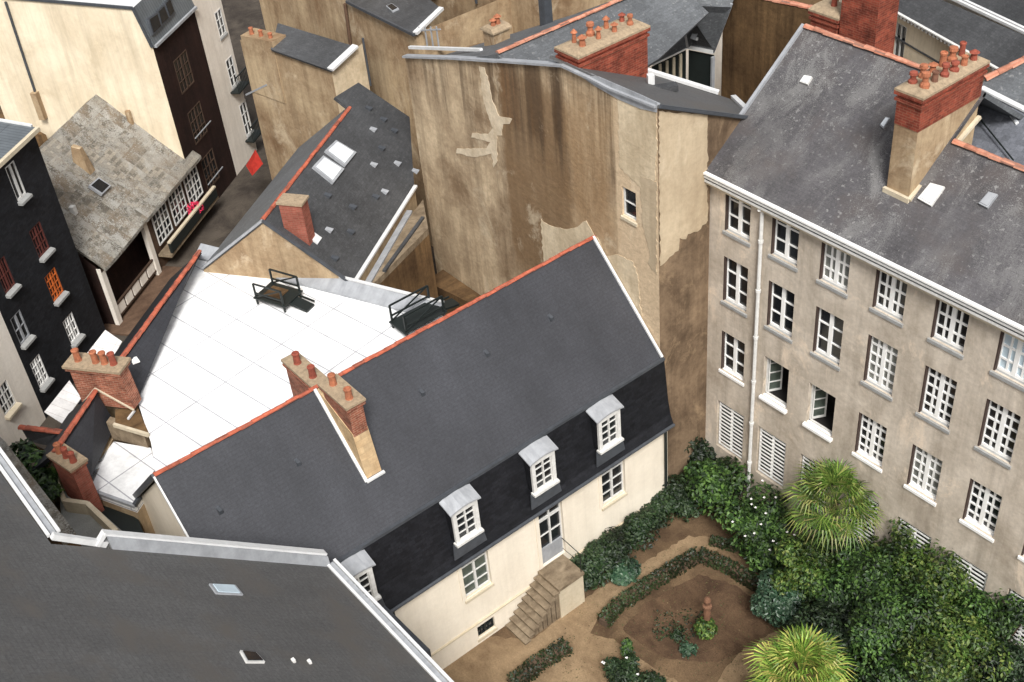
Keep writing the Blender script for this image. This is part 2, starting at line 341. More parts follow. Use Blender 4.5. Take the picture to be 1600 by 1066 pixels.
def inst(me_or_obj, name, parent, loc, rotz=0, label=None):
    o = bpy.data.objects.new(name, me_or_obj.data if hasattr(me_or_obj, 'data') else me_or_obj)
    C.objects.link(o); o.parent = parent; o.location = loc; o.rotation_euler.z = rotz
    if label: o['label'] = label
    return o

def ridge_tiles(p, q, r=.13, parent=None, mat='ridge', step=.36, name='ridge_tiles'):
    p = Vector(p); q = Vector(q); L = (q-p).length; n = max(1, int(L/step)); m = MB(); d = (q-p)/n
    a = d.normalized().cross(Z).normalized(); b = a.cross(d.normalized())
    for i in range(n):
        p0 = p+d*i; p1 = p+d*(i+1.03); j = random.uniform(-.012, .012); K = 6
        def arc(c, rr): return [c + a*math.cos(t)*rr + b*(math.sin(t)*rr*.85+j) for t in [math.pi*k/K for k in range(K+1)]]
        A = arc(p0, r*1.08); B = arc(p1, r*.92)
        for k in range(K): m.face([A[k], B[k], B[k+1], A[k+1]])
        m.face(A); m.face(B[::-1])
    return m.build(name, mat, parent)
def pot(parent, c, h=.55, r=.13, mat='pot', kind=0):
    m = MB()
    if kind == 0: prof = [(r*1.1, 0), (r*.95, .04), (r*.85, h*.8), (r*1.05, h*.84), (r*1.05, h*.96), (r*.8, h), (r*.7, h*.9)]
    elif kind == 1: prof = [(r*1.3, 0), (r*1.3, h*.25), (r*.8, h*.4), (r*.8, h*.7), (r*1.2, h*.74), (r*1.1, h*.95), (r*.3, h)]
    else: prof = [(r, 0), (r*.8, h*.5), (r*.75, h*.7), (r*1.4, h*.75), (r*.2, h)]
    m.lathe(c, prof, 10); return m.build('chimney_pot', mat, parent)
def run(p, q, n):
    p = Vector(p); q = Vector(q); return [p+(q-p)*((i+.5)/n) for i in range(n)]
def chimney(root, c0, az, L, Wd, z0, z1, mat='brick', pots=4, potm='pot', label=None, base=None, caph=.09, courses=True, kinds=(0, 1), potrows=1, shaft=None, brick_h=1.0):
    """c0 centre; az long direction"""
    m = MB(); c = Vector((c0[0], c0[1], z0))
    if shaft:
        m.box((c.x, c.y, z1-brick_h), L, Wd, brick_h, az)
    else: m.box(c, L, Wd, z1-z0, az)
    if courses:
        m.box((c.x, c.y, z1-.28), L+.1, Wd+.1, .08, az); m.box((c.x, c.y, z1-.1), L+.14, Wd+.14, .1, az)
    ch = m.build('chimney', mat, root, label=label)
    if shaft: MB().box(c, L-.02, Wd-.02, z1-brick_h-z0, az).build('shaft', shaft, ch)
    mc = MB(); a = dirv(az)*(L/2+.07); b = dirv(az+90)*(Wd/2+.07); cc = Vector((c.x, c.y, z1+.001))
    lo = [cc-a-b, cc+a-b, cc+a+b, cc-a+b]; a *= .9; b *= .6
    mid = [p+Z*.06 for p in lo]; top = [cc+Z*(caph+.07)+v for v in (-a-b, a-b, a+b, -a+b)]
    mc.hull(lo, mid); mc.hull([p+Z*.001 for p in mid], top); mc.build('cap', 'cap', ch)
    d = dirv(az)*(L/2-.16)
    for row in range(potrows):
        off = dirv(az+90)*((row-(potrows-1)/2)*.36)
        for i, p in enumerate(run(cc-d*1.05, cc+d*1.05, pots)):
            kd = random.choice(kinds); pot(ch, p+off+Z*(caph+.04), random.uniform(.28, .46), random.uniform(.075, .11), random.choice([potm, 'pot', 'pot_red', 'pot_dark']), kd)
    return ch

def facade(m, O, az, L, z0, z1, holes, depth=.2):
    """wall face with real openings; outward is az-90"""
    O = Vector(O); u = dirv(az); nrm = dirv(az-90); P = lambda a, z, dd=0: Vector((O.x, O.y, 0))+u*a+Z*z-nrm*dd
    us = sorted({0, L, *[h[0] for h in holes], *[h[1] for h in holes]}); zs = sorted({z0, z1, *[h[2] for h in holes], *[h[3] for h in holes]})
    for i in range(len(us)-1):
        for j in range(len(zs)-1):
            a, b, c, d = us[i], us[i+1], zs[j], zs[j+1]; ma, mz = (a+b)/2, (c+d)/2
            if any(h[0] < ma < h[1] and h[2] < mz < h[3] for h in holes): continue
            m.face([P(a, c), P(b, c), P(b, d), P(a, d)])
    for a, b, c, d in [h[:4] for h in holes]:
        m.face([P(a, c), P(a, c, depth), P(b, c, depth), P(b, c)]); m.face([P(a, d), P(b, d), P(b, d, depth), P(a, d, depth)])
        m.face([P(a, c), P(a, d), P(a, d, depth), P(a, c, depth)]); m.face([P(b, c), P(b, c, depth), P(b, d, depth), P(b, d)])
_wc = {}
def win_mesh(w, h, cols, rows, mat, bar=.03, fr=.05, mid=.07, trans=None):
    key = (round(w, 3), round(h, 3), cols, rows, mat, bar, fr, mid, trans)
    if key in _wc: return _wc[key]
    m = MB()
    def bx(x0, x1, z0, z1, y0=-.03, y1=.03): m.hull([Vector(p) for p in ((x0, y0, z0), (x1, y0, z0), (x1, y1, z0), (x0, y1, z0))], [Vector(p) for p in ((x0, y0, z1), (x1, y0, z1), (x1, y1, z1), (x0, y1, z1))])
    bx(-w/2, -w/2+fr, 0, h); bx(w/2-fr, w/2, 0, h); bx(-w/2+fr, w/2-fr, 0, fr*1.3); bx(-w/2+fr, w/2-fr, h-fr, h)
    top = h
    if trans: bx(-w/2+fr, w/2-fr, trans-fr*.6, trans+fr*.6, -.028, .028)
    if mid: bx(-mid/2, mid/2, fr*1.3, h-fr, -.04, .025)
    lw = w/2-fr
    for sx in (-1, 1):
        x0 = sx*lw if sx < 0 else 0; x1 = 0 if sx < 0 else lw
        for c in range(1, cols): x = x0+(x1-x0)*c/cols; bx(x-bar/2, x+bar/2, fr*1.3, h-fr, -.021, .017)
    for r in range(1, rows): z = h*r/rows; bx(-w/2+fr, w/2-fr, z-bar/2, z+bar/2, -.024, .014)
    me = m.build('w', mat, local=True); d = me.data; bpy.data.objects.remove(me)
    g = MB(); g.face([Vector((-w/2, .018, 0)), Vector((w/2, .018, 0)), Vector((w/2, .018, h)), Vector((-w/2, .018, h))])
    _wc[key] = (d, g); return _wc[key]
_pc = {}
def window(root, O, az, uc, z0, w, h, depth=.16, cols=2, rows=4, jamb=None, mat='white_paint', glass='glass', sill='grey_sill', sill_d=.12, name='window', label=None, **kw):
    fr, g = win_mesh(w, h, cols, rows, mat, **kw); O = Vector(O)
    p = Vector((O.x, O.y, 0))+dirv(az)*uc+Z*z0-dirv(az-90)*(depth-.05)
    loc = p-abs_loc(root)
    o = inst(fr, name, root, loc, R(az), label)
    k = (id(g), glass)
    if k not in _pc:
        t = g.build('pane', glass, local=True); _pc[k] = t.data; bpy.data.objects.remove(t)
    inst(_pc[k], 'pane', o, (0, 0, 0))
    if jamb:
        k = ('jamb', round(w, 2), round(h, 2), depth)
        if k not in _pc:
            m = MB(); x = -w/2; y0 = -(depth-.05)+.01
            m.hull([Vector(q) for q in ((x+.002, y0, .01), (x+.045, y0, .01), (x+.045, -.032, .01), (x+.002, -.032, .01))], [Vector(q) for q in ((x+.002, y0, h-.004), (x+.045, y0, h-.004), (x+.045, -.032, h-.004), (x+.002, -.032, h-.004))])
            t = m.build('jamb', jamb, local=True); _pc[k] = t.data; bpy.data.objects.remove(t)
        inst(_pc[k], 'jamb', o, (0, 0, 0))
    if sill:
        k = ('sill', round(w, 2), sill, round(sill_d, 3), depth)
        if k not in _pc:
            m = MB(); x = w/2+.05; y0, y1 = -(depth-.05)-sill_d, -.031
            m.hull([Vector(q) for q in ((-x, y0, -.13), (x, y0, -.13), (x, y1, -.13), (-x, y1, -.13))], [Vector(q) for q in ((-x, y0, -.03), (x, y0, -.03), (x, y1, .015), (-x, y1, .015))])
            t = m.build('sill', sill, local=True); _pc[k] = t.data; bpy.data.objects.remove(t)
        inst(_pc[k], 'sill', o, (0, 0, 0))
    return o
def gutter(root, p, q, r=.07, mat='zinc_pale', name='gutter'):
    return MB().tube([p, q], r, 8).build(name, mat, root)
def strip(root, p, q, w, t, name, mat, side=None, label=None):
    return MB().beam(p, q, w, t).build(name, mat, root, label=label)
def roof_window(root, poly, mat='skylight', frame='zinc', name='roof_window', t=.09, label=None):
    c = sum((Vector(p) for p in poly), Vector())/len(poly)
    o = MB().slab(poly, t, up=True).build(name, frame, root, label=label)
    n = (Vector(poly[1])-Vector(poly[0])).cross(Vector(poly[2])-Vector(poly[0])).normalized()
    if n.z < 0: n = -n
    MB().slab([c+(Vector(p)-c)*.8+n*(t+.002) for p in poly], .02, up=True).build('pane', mat, o)
    return o
def on_roof(pl, pts): return [onpl(x, y, pl[0], pl[1]) for x, y in pts]

# ================================================================ SETTING
g = MB(); g.face([(-300, -120, -.02), (60, -120, -.02), (60, 300, -.02), (-300, 300, -.02)]); tag(g.build('ground', 'ground'), kind='structure')
gs = MB(); gs.face([(-22.2, 6, 0), (-4, 6, 0), (-4, 24, 0), (-22.2, 24, 0)]); tag(gs.build('garden_soil', 'soil'), kind='structure')
def sheet(name, pts, z, mat):
    from mathutils.geometry import tessellate_polygon
    P = []
    for i, p in enumerate(pts):
        q = pts[(i+1) % len(pts)]; n = max(1, int((q-p).length/.16)); P += [p.lerp(q, k/n)+Vector((random.uniform(-.05, .05), random.uniform(-.05, .05), 0)) for k in range(n)]
    P = [Vector((p.x, p.y, z)) for p in P]; m = MB()
    for a, b, c in tessellate_polygon([P]):
        q = [P[a], P[b], P[c]]; m.face(q if (q[1]-q[0]).cross(q[2]-q[0]).z > 0 else q[::-1])
    m.face([P[0], P[0], P[0]]) if 0 else None; o = m.build(name, mat); return tag(o, kind='structure')
path_px = [(640, 1066), (700, 1040), (760, 995), (830, 1000), (900, 945), (960, 905), (1030, 865), (1075, 838), (1110, 840), (1125, 858), (1080, 868), (1000, 915), (935, 965), (925, 990), (960, 1000), (1000, 1030), (1060, 1066), (1100, 1100), (760, 1110)]
sheet('garden_path', [onz(x, y) for x, y in path_px][::-1], .004, 'path')
ring_px = [(1120, 1066), (1160, 1010), (1215, 985), (1240, 1010), (1200, 1060), (1180, 1110), (1080, 1110)]
sheet('garden_path', [onz(x, y) for x, y in ring_px][::-1], .005, 'path')
bed = [onz(1100, 965)+Vector((math.cos(t)*1.6*(1+.07*math.sin(3*t)), math.sin(t)*1.25, 0)) for t in [2*math.pi*k/28 for k in range(28)]]
sheet('flower_bed', [onz(x, y) for x, y in ((972, 985), (1010, 942), (1090, 898), (1150, 915), (1215, 965), (1185, 1005), (1120, 1035), (1040, 1030))][::-1], .008, 'bed')
street = [Vector((-42.3, 5.6, 0)), Vector((-39.0, 2.5, 0)), Vector((-31, 5, 0)), Vector((-40, 17, 0)), Vector((-54, 30, 0)), Vector((-58, 27, 0))]
sheet('street', street, 0, 'ground')
#@@HOUSE
# ================================================================ MANSARD HOUSE
XF, YA0, YA1 = -21.7, 5.86, 21.17
XR, ZR, XH, ZH, ZE = -24.92, 10.06, -21.87, 6.88, 4.36
house = thing('mansard_house', (-24, 13.5, 0), 'long slate mansard house with cream garden front, four dormers and an outside stone staircase', 'house')
upl = plane3(Vector((XR, 0, ZR)), Vector((XR, 9, ZR)), Vector((XH, 0, ZH)))
O = (XF, YA0); fu = lambda y: y-YA0
wins = []
for a, b in (((745, 866), (745, 935)), ((957, 726), (960, 792))):
    p, q = onx(*a, XF), onx(*b, XF); wins.append((p.y+q.y)/2)
dr = (onx(838, 793, XF).y+onx(884, 880, XF).y)/2
dY = onx(862, 830, XF).y
bs = onx(760, 980, XF)
holes = [(fu(y)-.5, fu(y)+.5, 2.35, 4.08) for y in wins] + [(fu(dY)-.48, fu(dY)+.48, 1.48, 4.05)] + [(fu(bs.y)-.34, fu(bs.y)+.34, .25, .8)]
m = MB(); facade(m, O, 90, YA1-YA0, -.1, ZE, holes, .18)
xb = -28.0
m.face([(XF, YA0, 0), (XF, YA0, ZE), (XH-.1, YA0, ZH-.1), (XR, YA0, ZR-.12), (xb, YA0, 7.1), (xb, YA0, 0)])
m.face([(xb, YA0, 0), (xb, YA0, 7.1), (xb, YA1, 7.1), (xb, YA1, 0)])
m.face([(XF, YA1, 0), (XF, YA1, ZE), (XH-.1, YA1, ZH-.1), (XR, YA1, ZR-.12), (xb, YA1, 7.1), (xb, YA1, 0)][::-1])
m.build('wall', 'house_wall', house)
strip(house, (XF+.02, YA0, 1.02), (XF+.02, YA1, 1.02), .09, .05, 'plinth_band', 'stone')
roof = MB().slab([(XR, YA0-.08, ZR), (XH, YA0-.08, ZH), (XH, YA1, ZH), (XR, YA1, ZR)], .12).build('roof', 'slate_house', house)
XE = -21.42
MB().slab([(XR, YA0, ZR-.02), (XR, YA1, ZR-.02), (xb, YA1, 7.0), (xb, YA0, 7.0)], .1).build('rear_slope', 'slate_house', house)
# steep lower slope with bell-cast foot
m = MB(); prof = [(XH+.05, ZH-.04), (XH+.14, 6.0), (XH+.22, 5.2), (XH+.32, 4.7), (XE, ZE+.02), (XE, ZE-.05), (XF-.2, ZE-.05), (XF-.35, ZH-.15)]
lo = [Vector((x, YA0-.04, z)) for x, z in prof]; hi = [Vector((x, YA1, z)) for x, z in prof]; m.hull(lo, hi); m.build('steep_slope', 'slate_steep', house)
strip(house, (XH+.03, YA0-.06, ZH-.01), (XH+.03, YA1, ZH-.01), .1, .1, 'break_flashing', 'lead')
m = MB(); m.tube([(XE+.03, YA0, ZE-.03), (XE+.03, YA1, ZE-.03)], .06, 8); m.build('gutter', 'lead', house)
m = MB(); m.beam((XF+.05, YA0, ZE-.14), (XF+.05, YA1, ZE-.14), .12, .14); m.build('cornice', 'stone', house)
ridge_tiles((XR, YA0-.1, ZR+.02), (XR, YA1, ZR+.02), .072, house)
strip(house, (XR, YA1-.06, ZR+.06), (XH+.02, YA1-.06, ZH+.08), .08, .07, 'verge_flashing', 'zinc_pale')
strip(house, (XR, YA0-.12, ZR+.0), (xb, YA0-.12, 7.0), .08, .16, 'verge_board', 'lead')
strip(house, (XR, YA0-.12, ZR-.02), (XH, YA0-.12, ZH-.04), .05, .1, 'verge_flashing', 'zinc_pale')
m = MB(); m.tube([(XF+.09, YA1-.17, ZE-.1), (XF+.09, YA1-.17, .1)], .05, 8); m.build('drain_pipe', 'iron', house)
ly = onx(614, 965, XF).y
m = MB(); m.tube([(XF+.09, ly, ZE-.1), (XF+.09, ly, .1)], .05, 8); m.build('drain_pipe', 'iron', house)
for i, y in enumerate(wins):
    window(house, O, 90, fu(y), 2.35, 1.0, 1.73, cols=1, rows=4, mat='white_old', glass='glass_green' if i == 0 else 'glass', sill='stone', sill_d=.06, bar=.025, fr=.045, mid=.08)
window(house, O, 90, fu(bs.y), .25, .68, .55, cols=2, rows=2, mat='iron', sill='stone', sill_d=.03, bar=.02, fr=.03)
for y0, hh, zz in [(y, 1.0, (2.35, 4.08)) for y in wins]+[(dY, .96, (1.48, 4.05))]:
    m = MB(); x = XF+.012
    for s in (-1, 1): m.beam((x, y0+s*(hh/2+.07), zz[0]), (x, y0+s*(hh/2+.07), zz[1]+.12), .14, .03, up=Vector((1, 0, 0)))
    m.beam((x, y0-hh/2, zz[1]+.06), (x, y0+hh/2, zz[1]+.06), .025, .12); m.build('window_surround', 'house_wall', house)
dfr, dg = win_mesh(.96, 2.57, 1, 4, 'white_old', bar=.03, fr=.05, mid=.06, trans=2.0)
dloc = Vector((XF-.11, dY, 1.48))-abs_loc(house)
door = inst(dfr, 'door', house, dloc, R(90), 'glazed double door with transom above the steps')
inst(dg.build('t', 'glass', local=True).data, 'pane', door, (0, 0, 0)); bpy.data.objects.remove(bpy.data.objects['t'])
m = MB(); m.hull([Vector(p) for p in ((-.42, -.05, .06), (.42, -.05, .06), (.42, .01, .06), (-.42, .01, .06))], [Vector(p) for p in ((-.42, -.05, .72), (.42, -.05, .72), (.42, .01, .72), (-.42, .01, .72))])
o = m.build('door_panel', 'zinc', local=True); o.parent = door
# dormers
for px in ((560, 905), (726, 800), (848, 724), (951, 655)):
    y = onx(*px, -21.4).y; z0, z1, hw = 5.3, 6.52, .44; xf = XF+.27; xk = XF-.1
    m = MB()
    for s in (-1, 1): m.box(((xf+xk)/2, y+s*(hw-.05), z0), xf-xk, .1, z1-z0)
    m.box(((xf+xk)/2-.02, y, z1-.05), xf-xk-.06, 2*hw-.04, .05)
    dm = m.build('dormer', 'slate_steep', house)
    m = MB()
    for s in (-1, 1): m.box((xf+.03, y+s*(hw-.055), z0-.02), .08, .13, z1-z0+.02)
    K = 8; zt = lambda t: z1+.03+.06*math.sin(math.pi*t)
    for k in range(K):
        t0, t1 = k/K, (k+1)/K; ya, yb = y-hw+2*hw*t0, y-hw+2*hw*t1
        lo = [Vector((xf-.01, ya, z1-.12)), Vector((xf+.07, ya, z1-.12)), Vector((xf+.07, yb, z1-.12)), Vector((xf-.01, yb, z1-.12))]
        m.hull(lo, [Vector((xf-.01, ya, zt(t0))), Vector((xf+.07, ya, zt(t0))), Vector((xf+.07, yb, zt(t1))), Vector((xf-.01, yb, zt(t1)))])
    m.box((xf+.06, y, z0-.08), .2, 2*hw+.1, .08); m.build('dormer_frame', 'white_old', dm)
    m = MB(); hw2 = hw+.11
    zt2 = lambda t: z1+.04+.09*math.sin(math.pi*t)
    for k in range(K):
        t0, t1 = k/K, (k+1)/K; ya, yb = y-hw2+2*hw2*t0, y-hw2+2*hw2*t1
        xo = xf+.14; lo = [Vector((xk-.05, ya, zt2(t0)+.16)), Vector((xo, ya, zt2(t0)-.02)), Vector((xo, yb, zt2(t1)-.02)), Vector((xk-.05, yb, zt2(t1)+.16))]
        m.hull(lo, [p+Z*.05 for p in lo])
    m.build('dormer_roof', 'zinc', dm)
    fr, gg = win_mesh(.66, 1.14, 1, 4, 'white_old', bar=.022, fr=.035, mid=.045)
    o = inst(fr, 'window', dm, Vector((xf, y, z0+.0))-abs_loc(house), R(90))
    pn = gg.build('pane', 'glass', local=True); pn.parent = dm; pn.location = o.location; pn.rotation_euler.z = R(90)
    MB().slab([(xf+.02, y-hw-.1, z0-.06), (xf+.02, y+hw+.1, z0-.06), (XE+.06, y+hw+.16, z0-.6), (XE+.06, y-hw-.16, z0-.6)], .04).build('apron_flashing', 'lead', dm)
# chimney on the ridge: ashlar base wall following the slope, brick head
cy0 = 10.72; cw = .5; xt = -22.9
def roofz(x): return ZR+(x-XR)*(ZH-ZR)/(XH-XR)
xl, zc = ony(500, 592, cy0).x, 10.62
tb = ony(552, 640, cy0); ztop = 10.72; zbr = ony(560, 662, cy0).z
m = MB(); m.hull([Vector((XR+.05, cy0, ZR-.05)), Vector((xt, cy0, roofz(xt)-.05)), Vector((xt, cy0+cw, roofz(xt)-.05)), Vector((XR+.05, cy0+cw, ZR-.05))],
       [Vector((XR+.1, cy0, 10.1)), Vector((xt-.3, cy0, 9.45)), Vector((xt-.3, cy0+cw, 9.45)), Vector((XR+.1, cy0+cw, 10.1))])
ch = m.build('chimney', 'ashlar', house, label='pale stone chimney wall on the roof slope with brick head')
m = MB(); x0, x1 = XR+.43, xt-.28
m.hull([Vector((x0, cy0+.02, 9.95)), Vector((x1, cy0+.02, 9.3)), Vector((x1, cy0+cw-.02, 9.3)), Vector((x0, cy0+cw-.02, 9.95))],
       [Vector((x0, cy0+.02, 10.42)), Vector((x1, cy0+.02, 10.42)), Vector((x1, cy0+cw-.02, 10.42)), Vector((x0, cy0+cw-.02, 10.42))])
m.box(((x0+x1)/2, cy0+cw/2, 10.3), x1-x0+.12, cw+.1, .08, 0); m.build('brick_head', 'brick', ch)
MB().box(((x0+x1)/2, cy0+cw/2, 10.421), x1-x0+.16, cw+.14, .07, 0).build('cap', 'cap', ch)
for x in (x0+.25, x1-.25): pot(ch, (x, cy0+cw/2, 10.48), .36, .11, 'pot', 0)
e = .05
for p, q in (((XR+.05, cy0-e, ZR+.04), (xt+e, cy0-e, roofz(xt+e)+.03)), ((xt+e, cy0-e, roofz(xt+e)+.03), (xt+e, cy0+cw+e, roofz(xt+e)+.03))):
    MB().beam(p, q, .09, .06).build('flashing', 'zinc_pale', ch)
# second stack behind the ridge
m = MB(); a, b = ony(447, 568, cy0).x, ony(492, 596, cy0).x
m.box(((a+b)/2-.13, cy0+.22, 7.5), b-a-.06, .44, 2.5); c2 = m.build('chimney', 'brick', house, label='short brick chimney just behind the orange ridge')
mx = (a+b)/2-.13
MB().box((mx, cy0+.22, 9.85), b-a+.1, .54, .07).build('course', 'brick', c2)
MB().box((mx, cy0+.22, 10.001), b-a+.12, .56, .08).build('cap', 'cap', c2)
for x in (mx-.42, mx+.42): pot(c2, (x, cy0+.22, 10.08), .38, .11, 'pot_red', 0)
# small roof hooks / vents
for px in ((465, 722), (343, 797), (659, 613), (760, 552), (860, 496)):
    p = onpl(*px, *upl); n = upl[1] if upl[1].z > 0 else -upl[1]
    m = MB(); m.hull([p+Vector((-.09, -.07, .07)), p+Vector((.09, -.07, -.1)), p+Vector((.09, .07, -.1)), p+Vector((-.09, .07, .07))], [p+Vector((-.06, -.03, .1)), p+Vector((.1, -.05, .04)), p+Vector((.1, .05, .04)), p+Vector((-.06, .03, .1))])
    m.build('roof_vent', 'lead', house)
# staircase
L0 = [onz(x, y, 1.48) for x, y in ((851, 900), (886, 875), (919, 897), (881, 923))]
ys0, ys1 = L0[0].y, L0[1].y+.05; sw = max(1.05, (L0[2].x-L0[1].x))
st = MB(); sx0, sx1 = XF+.02, XF+.02+sw
st.hull([Vector(p) for p in ((sx0, ys0, 0), (sx1-.06, ys0, 0), (sx1-.06, ys1, 0), (sx0, ys1, 0))], [Vector(p) for p in ((sx0, ys0, 1.36), (sx1-.06, ys0, 1.36), (sx1-.06, ys1, 1.36), (sx0, ys1, 1.36))])
stair = st.build('staircase', 'stone', house, label='stone staircase running down along the cream wall')
MB().box(((sx0+sx1)/2, (ys0+ys1)/2-.02, 1.362), sx1-sx0, ys1-ys0+.06, .12).build('landing', 'stone_step', stair)
yend = onz(805, 990).y; N = 8; run_ = (ys0-yend)/N
for i in range(N):
    zt_ = 1.48-(i+1)*1.48/(N+.0)*.98; ya = ys0-(i+1)*run_
    m = MB(); m.box(((sx0+sx1)/2, ya+run_/2-.03, zt_-.02), sx1-sx0-.02, run_+.06, .07); 
    if zt_ > .1: m.box(((sx0+sx1)/2-.03, ya+run_/2+.02, 0), sx1-sx0-.14, run_-.04, zt_-.022)
    m.build('step', 'stone_step', stair)
hr = MB(); pr = [Vector((sx1-.08, ys1-.05, 1.48+.85)), Vector((sx0+.1, ys1-.05, 1.48+.9))]
hr.tube(pr, .015, 6); hr.tube([Vector((sx1-.08, ys1-.05, 1.48)), pr[0]], .015, 6); hr.tube([Vector((sx1-.08, ys1-.05, 1.9)), Vector((sx0+.1, ys1-.05, 1.9))], .01, 6); hr.build('handrail', 'iron', stair)

# ================================================================ TOWER BLOCK (stained ochre gable)
YT = 21.2; XB = -22.04
tower = thing('stained_house', (-28, 23, 0), 'tall ochre house with streaked blind gable wall and zinc coping behind the mansard roof', 'house')
tp = [ony(x, y, YT) for x, y in ((633, 90), (700, 92), (780, 97), (880, 104), (920, 122), (960, 142), (1027, 168))]
tp = [Vector((p.x, YT, p.z)) for p in tp]; XL = tp[0].x
sw_ = [(onz(0, 0, 0))]
wq = ony(983, 319, YT)
hw0, hw1, hz0, hz1 = wq.x-.3, wq.x+.3, wq.z-.52, wq.z+.5
m = MB()
facade(m, (XL, YT), 0, XB-XL, 0, 13.0, [(hw0-XL, hw1-XL, hz0, hz1)], .16)
m.face([Vector((XL, YT, 13.0)), Vector((XB, YT, 13.0)), Vector((XB, YT, tp[-1].z))]+tp[:-1][::-1])
wall = m.build('wall', 'tower', tower)
m = MB(); by = 26.4
m.face([(XB, YT, 0), (XB, by, 0), (XB, by, 13.1), (XB, YT, tp[-1].z)])
m.build('side_wall', 'tower_side', tower)
m = MB(); m.face([(XL, YT, 0), (XL, YT, tp[0].z), (XL, 29, tp[0].z-1.5), (XL, 29, 0)]); m.face([(XB, by, 0), (-26.5, by, 0), (-26.5, by, 9), (XB, by, 13)]); m.face([(-26.5, by, 0), (-28, 29, 0), (-28, 29, 9.5), (-26.5, by, 9)]); m.face([(-28, 29, 0), (XL, 29, 0), (XL, 29, 10.5), (-28, 29, 9.5)]); m.build('rear_wall', 'tan_back', tower)
# rendered patches (real plaster coats a few mm proud)
_pt = [0]
def patch(root, pts, axis, pos, mat, t=.012, label=None, jag=.06, name='render_patch'):
    P = []; _pt[0] += 1; t += _pt[0]*.0015
    for i in range(len(pts)):
        a = pts[i]; b = pts[(i+1) % len(pts)]; n = max(1, int(math.hypot(a[0]-b[0], a[1]-b[1])/5))
        for k in range(n):
            f = k/n; j = jag*45
            jx, jy = (random.uniform(-j, j), random.uniform(-j, j)) if k else (0, 0)
            P.append((a[0]+(b[0]-a[0])*f+jx*.5, a[1]+(b[1]-a[1])*f+jy*.5))
    if axis == 'y': W = [ony(x, y, pos-t) for x, y in P]; off = Vector((0, -t, 0)); W = [Vector((p.x, pos, p.z)) for p in W]; 
    else: W = [onx(x, y, pos+t) for x, y in P]; off = Vector((t, 0, 0)); W = [Vector((pos, p.y, p.z)) for p in W]
    from mathutils.geometry import tessellate_polygon
    tl2 = tessellate_polygon([[p for p in W]]); r = MB(); n = len(W)
    for a, b, c in tl2:
        q = [W[a]+off, W[b]+off, W[c]+off]; nn = (q[1]-q[0]).cross(q[2]-q[0])
        r.face(q if nn.dot(off) > 0 else q[::-1])
    for i in range(n): r.face([W[i], W[(i+1) % n], W[(i+1) % n]+off, W[i]+off])
    return r.build(name, mat, root, label=label)
patch(tower, [(845, 342), (858, 352), (880, 358), (898, 356), (916, 345), (925, 362), (934, 372), (945, 400), (965, 398), (990, 410), (998, 440), (1000, 480), (1012, 540), (1000, 540), (935, 400), (850, 440)], 'y', YT, 'patch', label='pale patch of new render following the roof edge')
patch(tower, [(964, 143), (1026, 169), (1026, 240), (1022, 296), (1000, 292), (968, 262), (966, 190)], 'y', YT, 'patch', label='pale render patch under the zinc coping')
patch(tower, [(748, 104), (757, 106), (764, 130), (770, 160), (780, 182), (800, 186), (796, 194), (786, 194), (784, 212), (776, 212), (777, 252), (771, 262), (768, 240), (740, 246), (712, 240), (714, 232), (760, 232), (766, 222), (736, 215), (738, 208), (762, 210), (770, 200), (764, 186), (756, 160)], 'y', YT, 'patch_white', jag=.05, label='white branching streak of filled crack')
patch(tower, [(1000, 275), (1026, 285), (1026, 430), (1012, 410), (1016, 400), (1004, 350)], 'y', YT, 'patch_grey')
patch(tower, [(1030, 174), (1106, 180), (1106, 345), (1090, 362), (1075, 366), (1072, 374), (1062, 372), (1060, 392), (1046, 402), (1032, 416)], 'x', XB, 'patch_grey', label='grey render coat with stepped lower edge')
# zinc coping
m = MB()
for a, b in zip(tp[:-1], tp[1:]): m.beam(a+Vector((0, -.0, .06)), b+Vector((0, -.0, .05)), .24, .07)
m.build('coping', 'zinc', tower)
patch(tower, [(905, 118), (935, 120), (1000, 148), (1026, 160), (1026, 176), (1000, 170), (965, 155), (930, 135)], 'y', YT-.02, 'zinc', t=.01, jag=0, name='coping_apron')
# roofs
rp0, rn0 = Vector((XB, YT, 15.74)), Vector((0, .5, 1))
TP = lambda x, y: Vector((x, y, 15.74-.5*(y-YT)))
MB().slab([TP(XB+.1, YT+.02), TP(XB+.1, 25.2), TP(-23.8, 26.6), TP(-26.6, 25.2), TP(-26.6, YT+.02)], .08).build('roof', 'slate_front', tower)
MB().box(TP(-24.3, 23.6)-Z*.1, .9, .3, .18, 60).build('roof_hatch', 'slate_long', tower); MB().box(TP(-24.7, 23.5)-Z*.1, .2, .2, .4, 60).build('roof_vent', 'zinc_pale', tower)
strip(tower, (XB+.12, YT, 15.74), (XB+.12, 24.75, 13.97), .06, .1, 'verge_board', 'lead')
zr = 14.9
MB().slab([(-29.3, YT+.05, zr), (-29.3, 29, zr), (-27.6, 29, zr-.75), (-26.9, 26, zr-1.1), (-26.3, YT+.05, zr-1.2)], .12).build('roof', 'slate_mid', tower)
MB().slab([(-29.3, YT+.05, zr), (-29.3, 29, zr), (XL, 29, zr-2.9), (XL, YT+.05, zr-2.2)], .12).build('roof', 'slate_mid', tower)
ridge_tiles((-29.3, YT+.05, zr+.05), (-29.3, 29, zr+.05), .085, tower, 'ridge_pale')
c = chimney(tower, (-25.95, 22.75), 90, 2.75, .95, 12.5, 15.95, 'brick_red', pots=4, potrows=2, kinds=(1, 2), label='broad red brick chimney on the slate roof above the gable')
window(tower, (XL, YT), 0, wq.x-XL, hz0, .6, 1.02, cols=1, rows=2, mat='white_old', sill='stone', mid=0, sill_d=.05, depth=.14)
strip(tower, (-24.1, 26.5, 13.2), (XB, 25.1, 13.86), .16, .1, 'eave_flashing', 'zinc_pale')
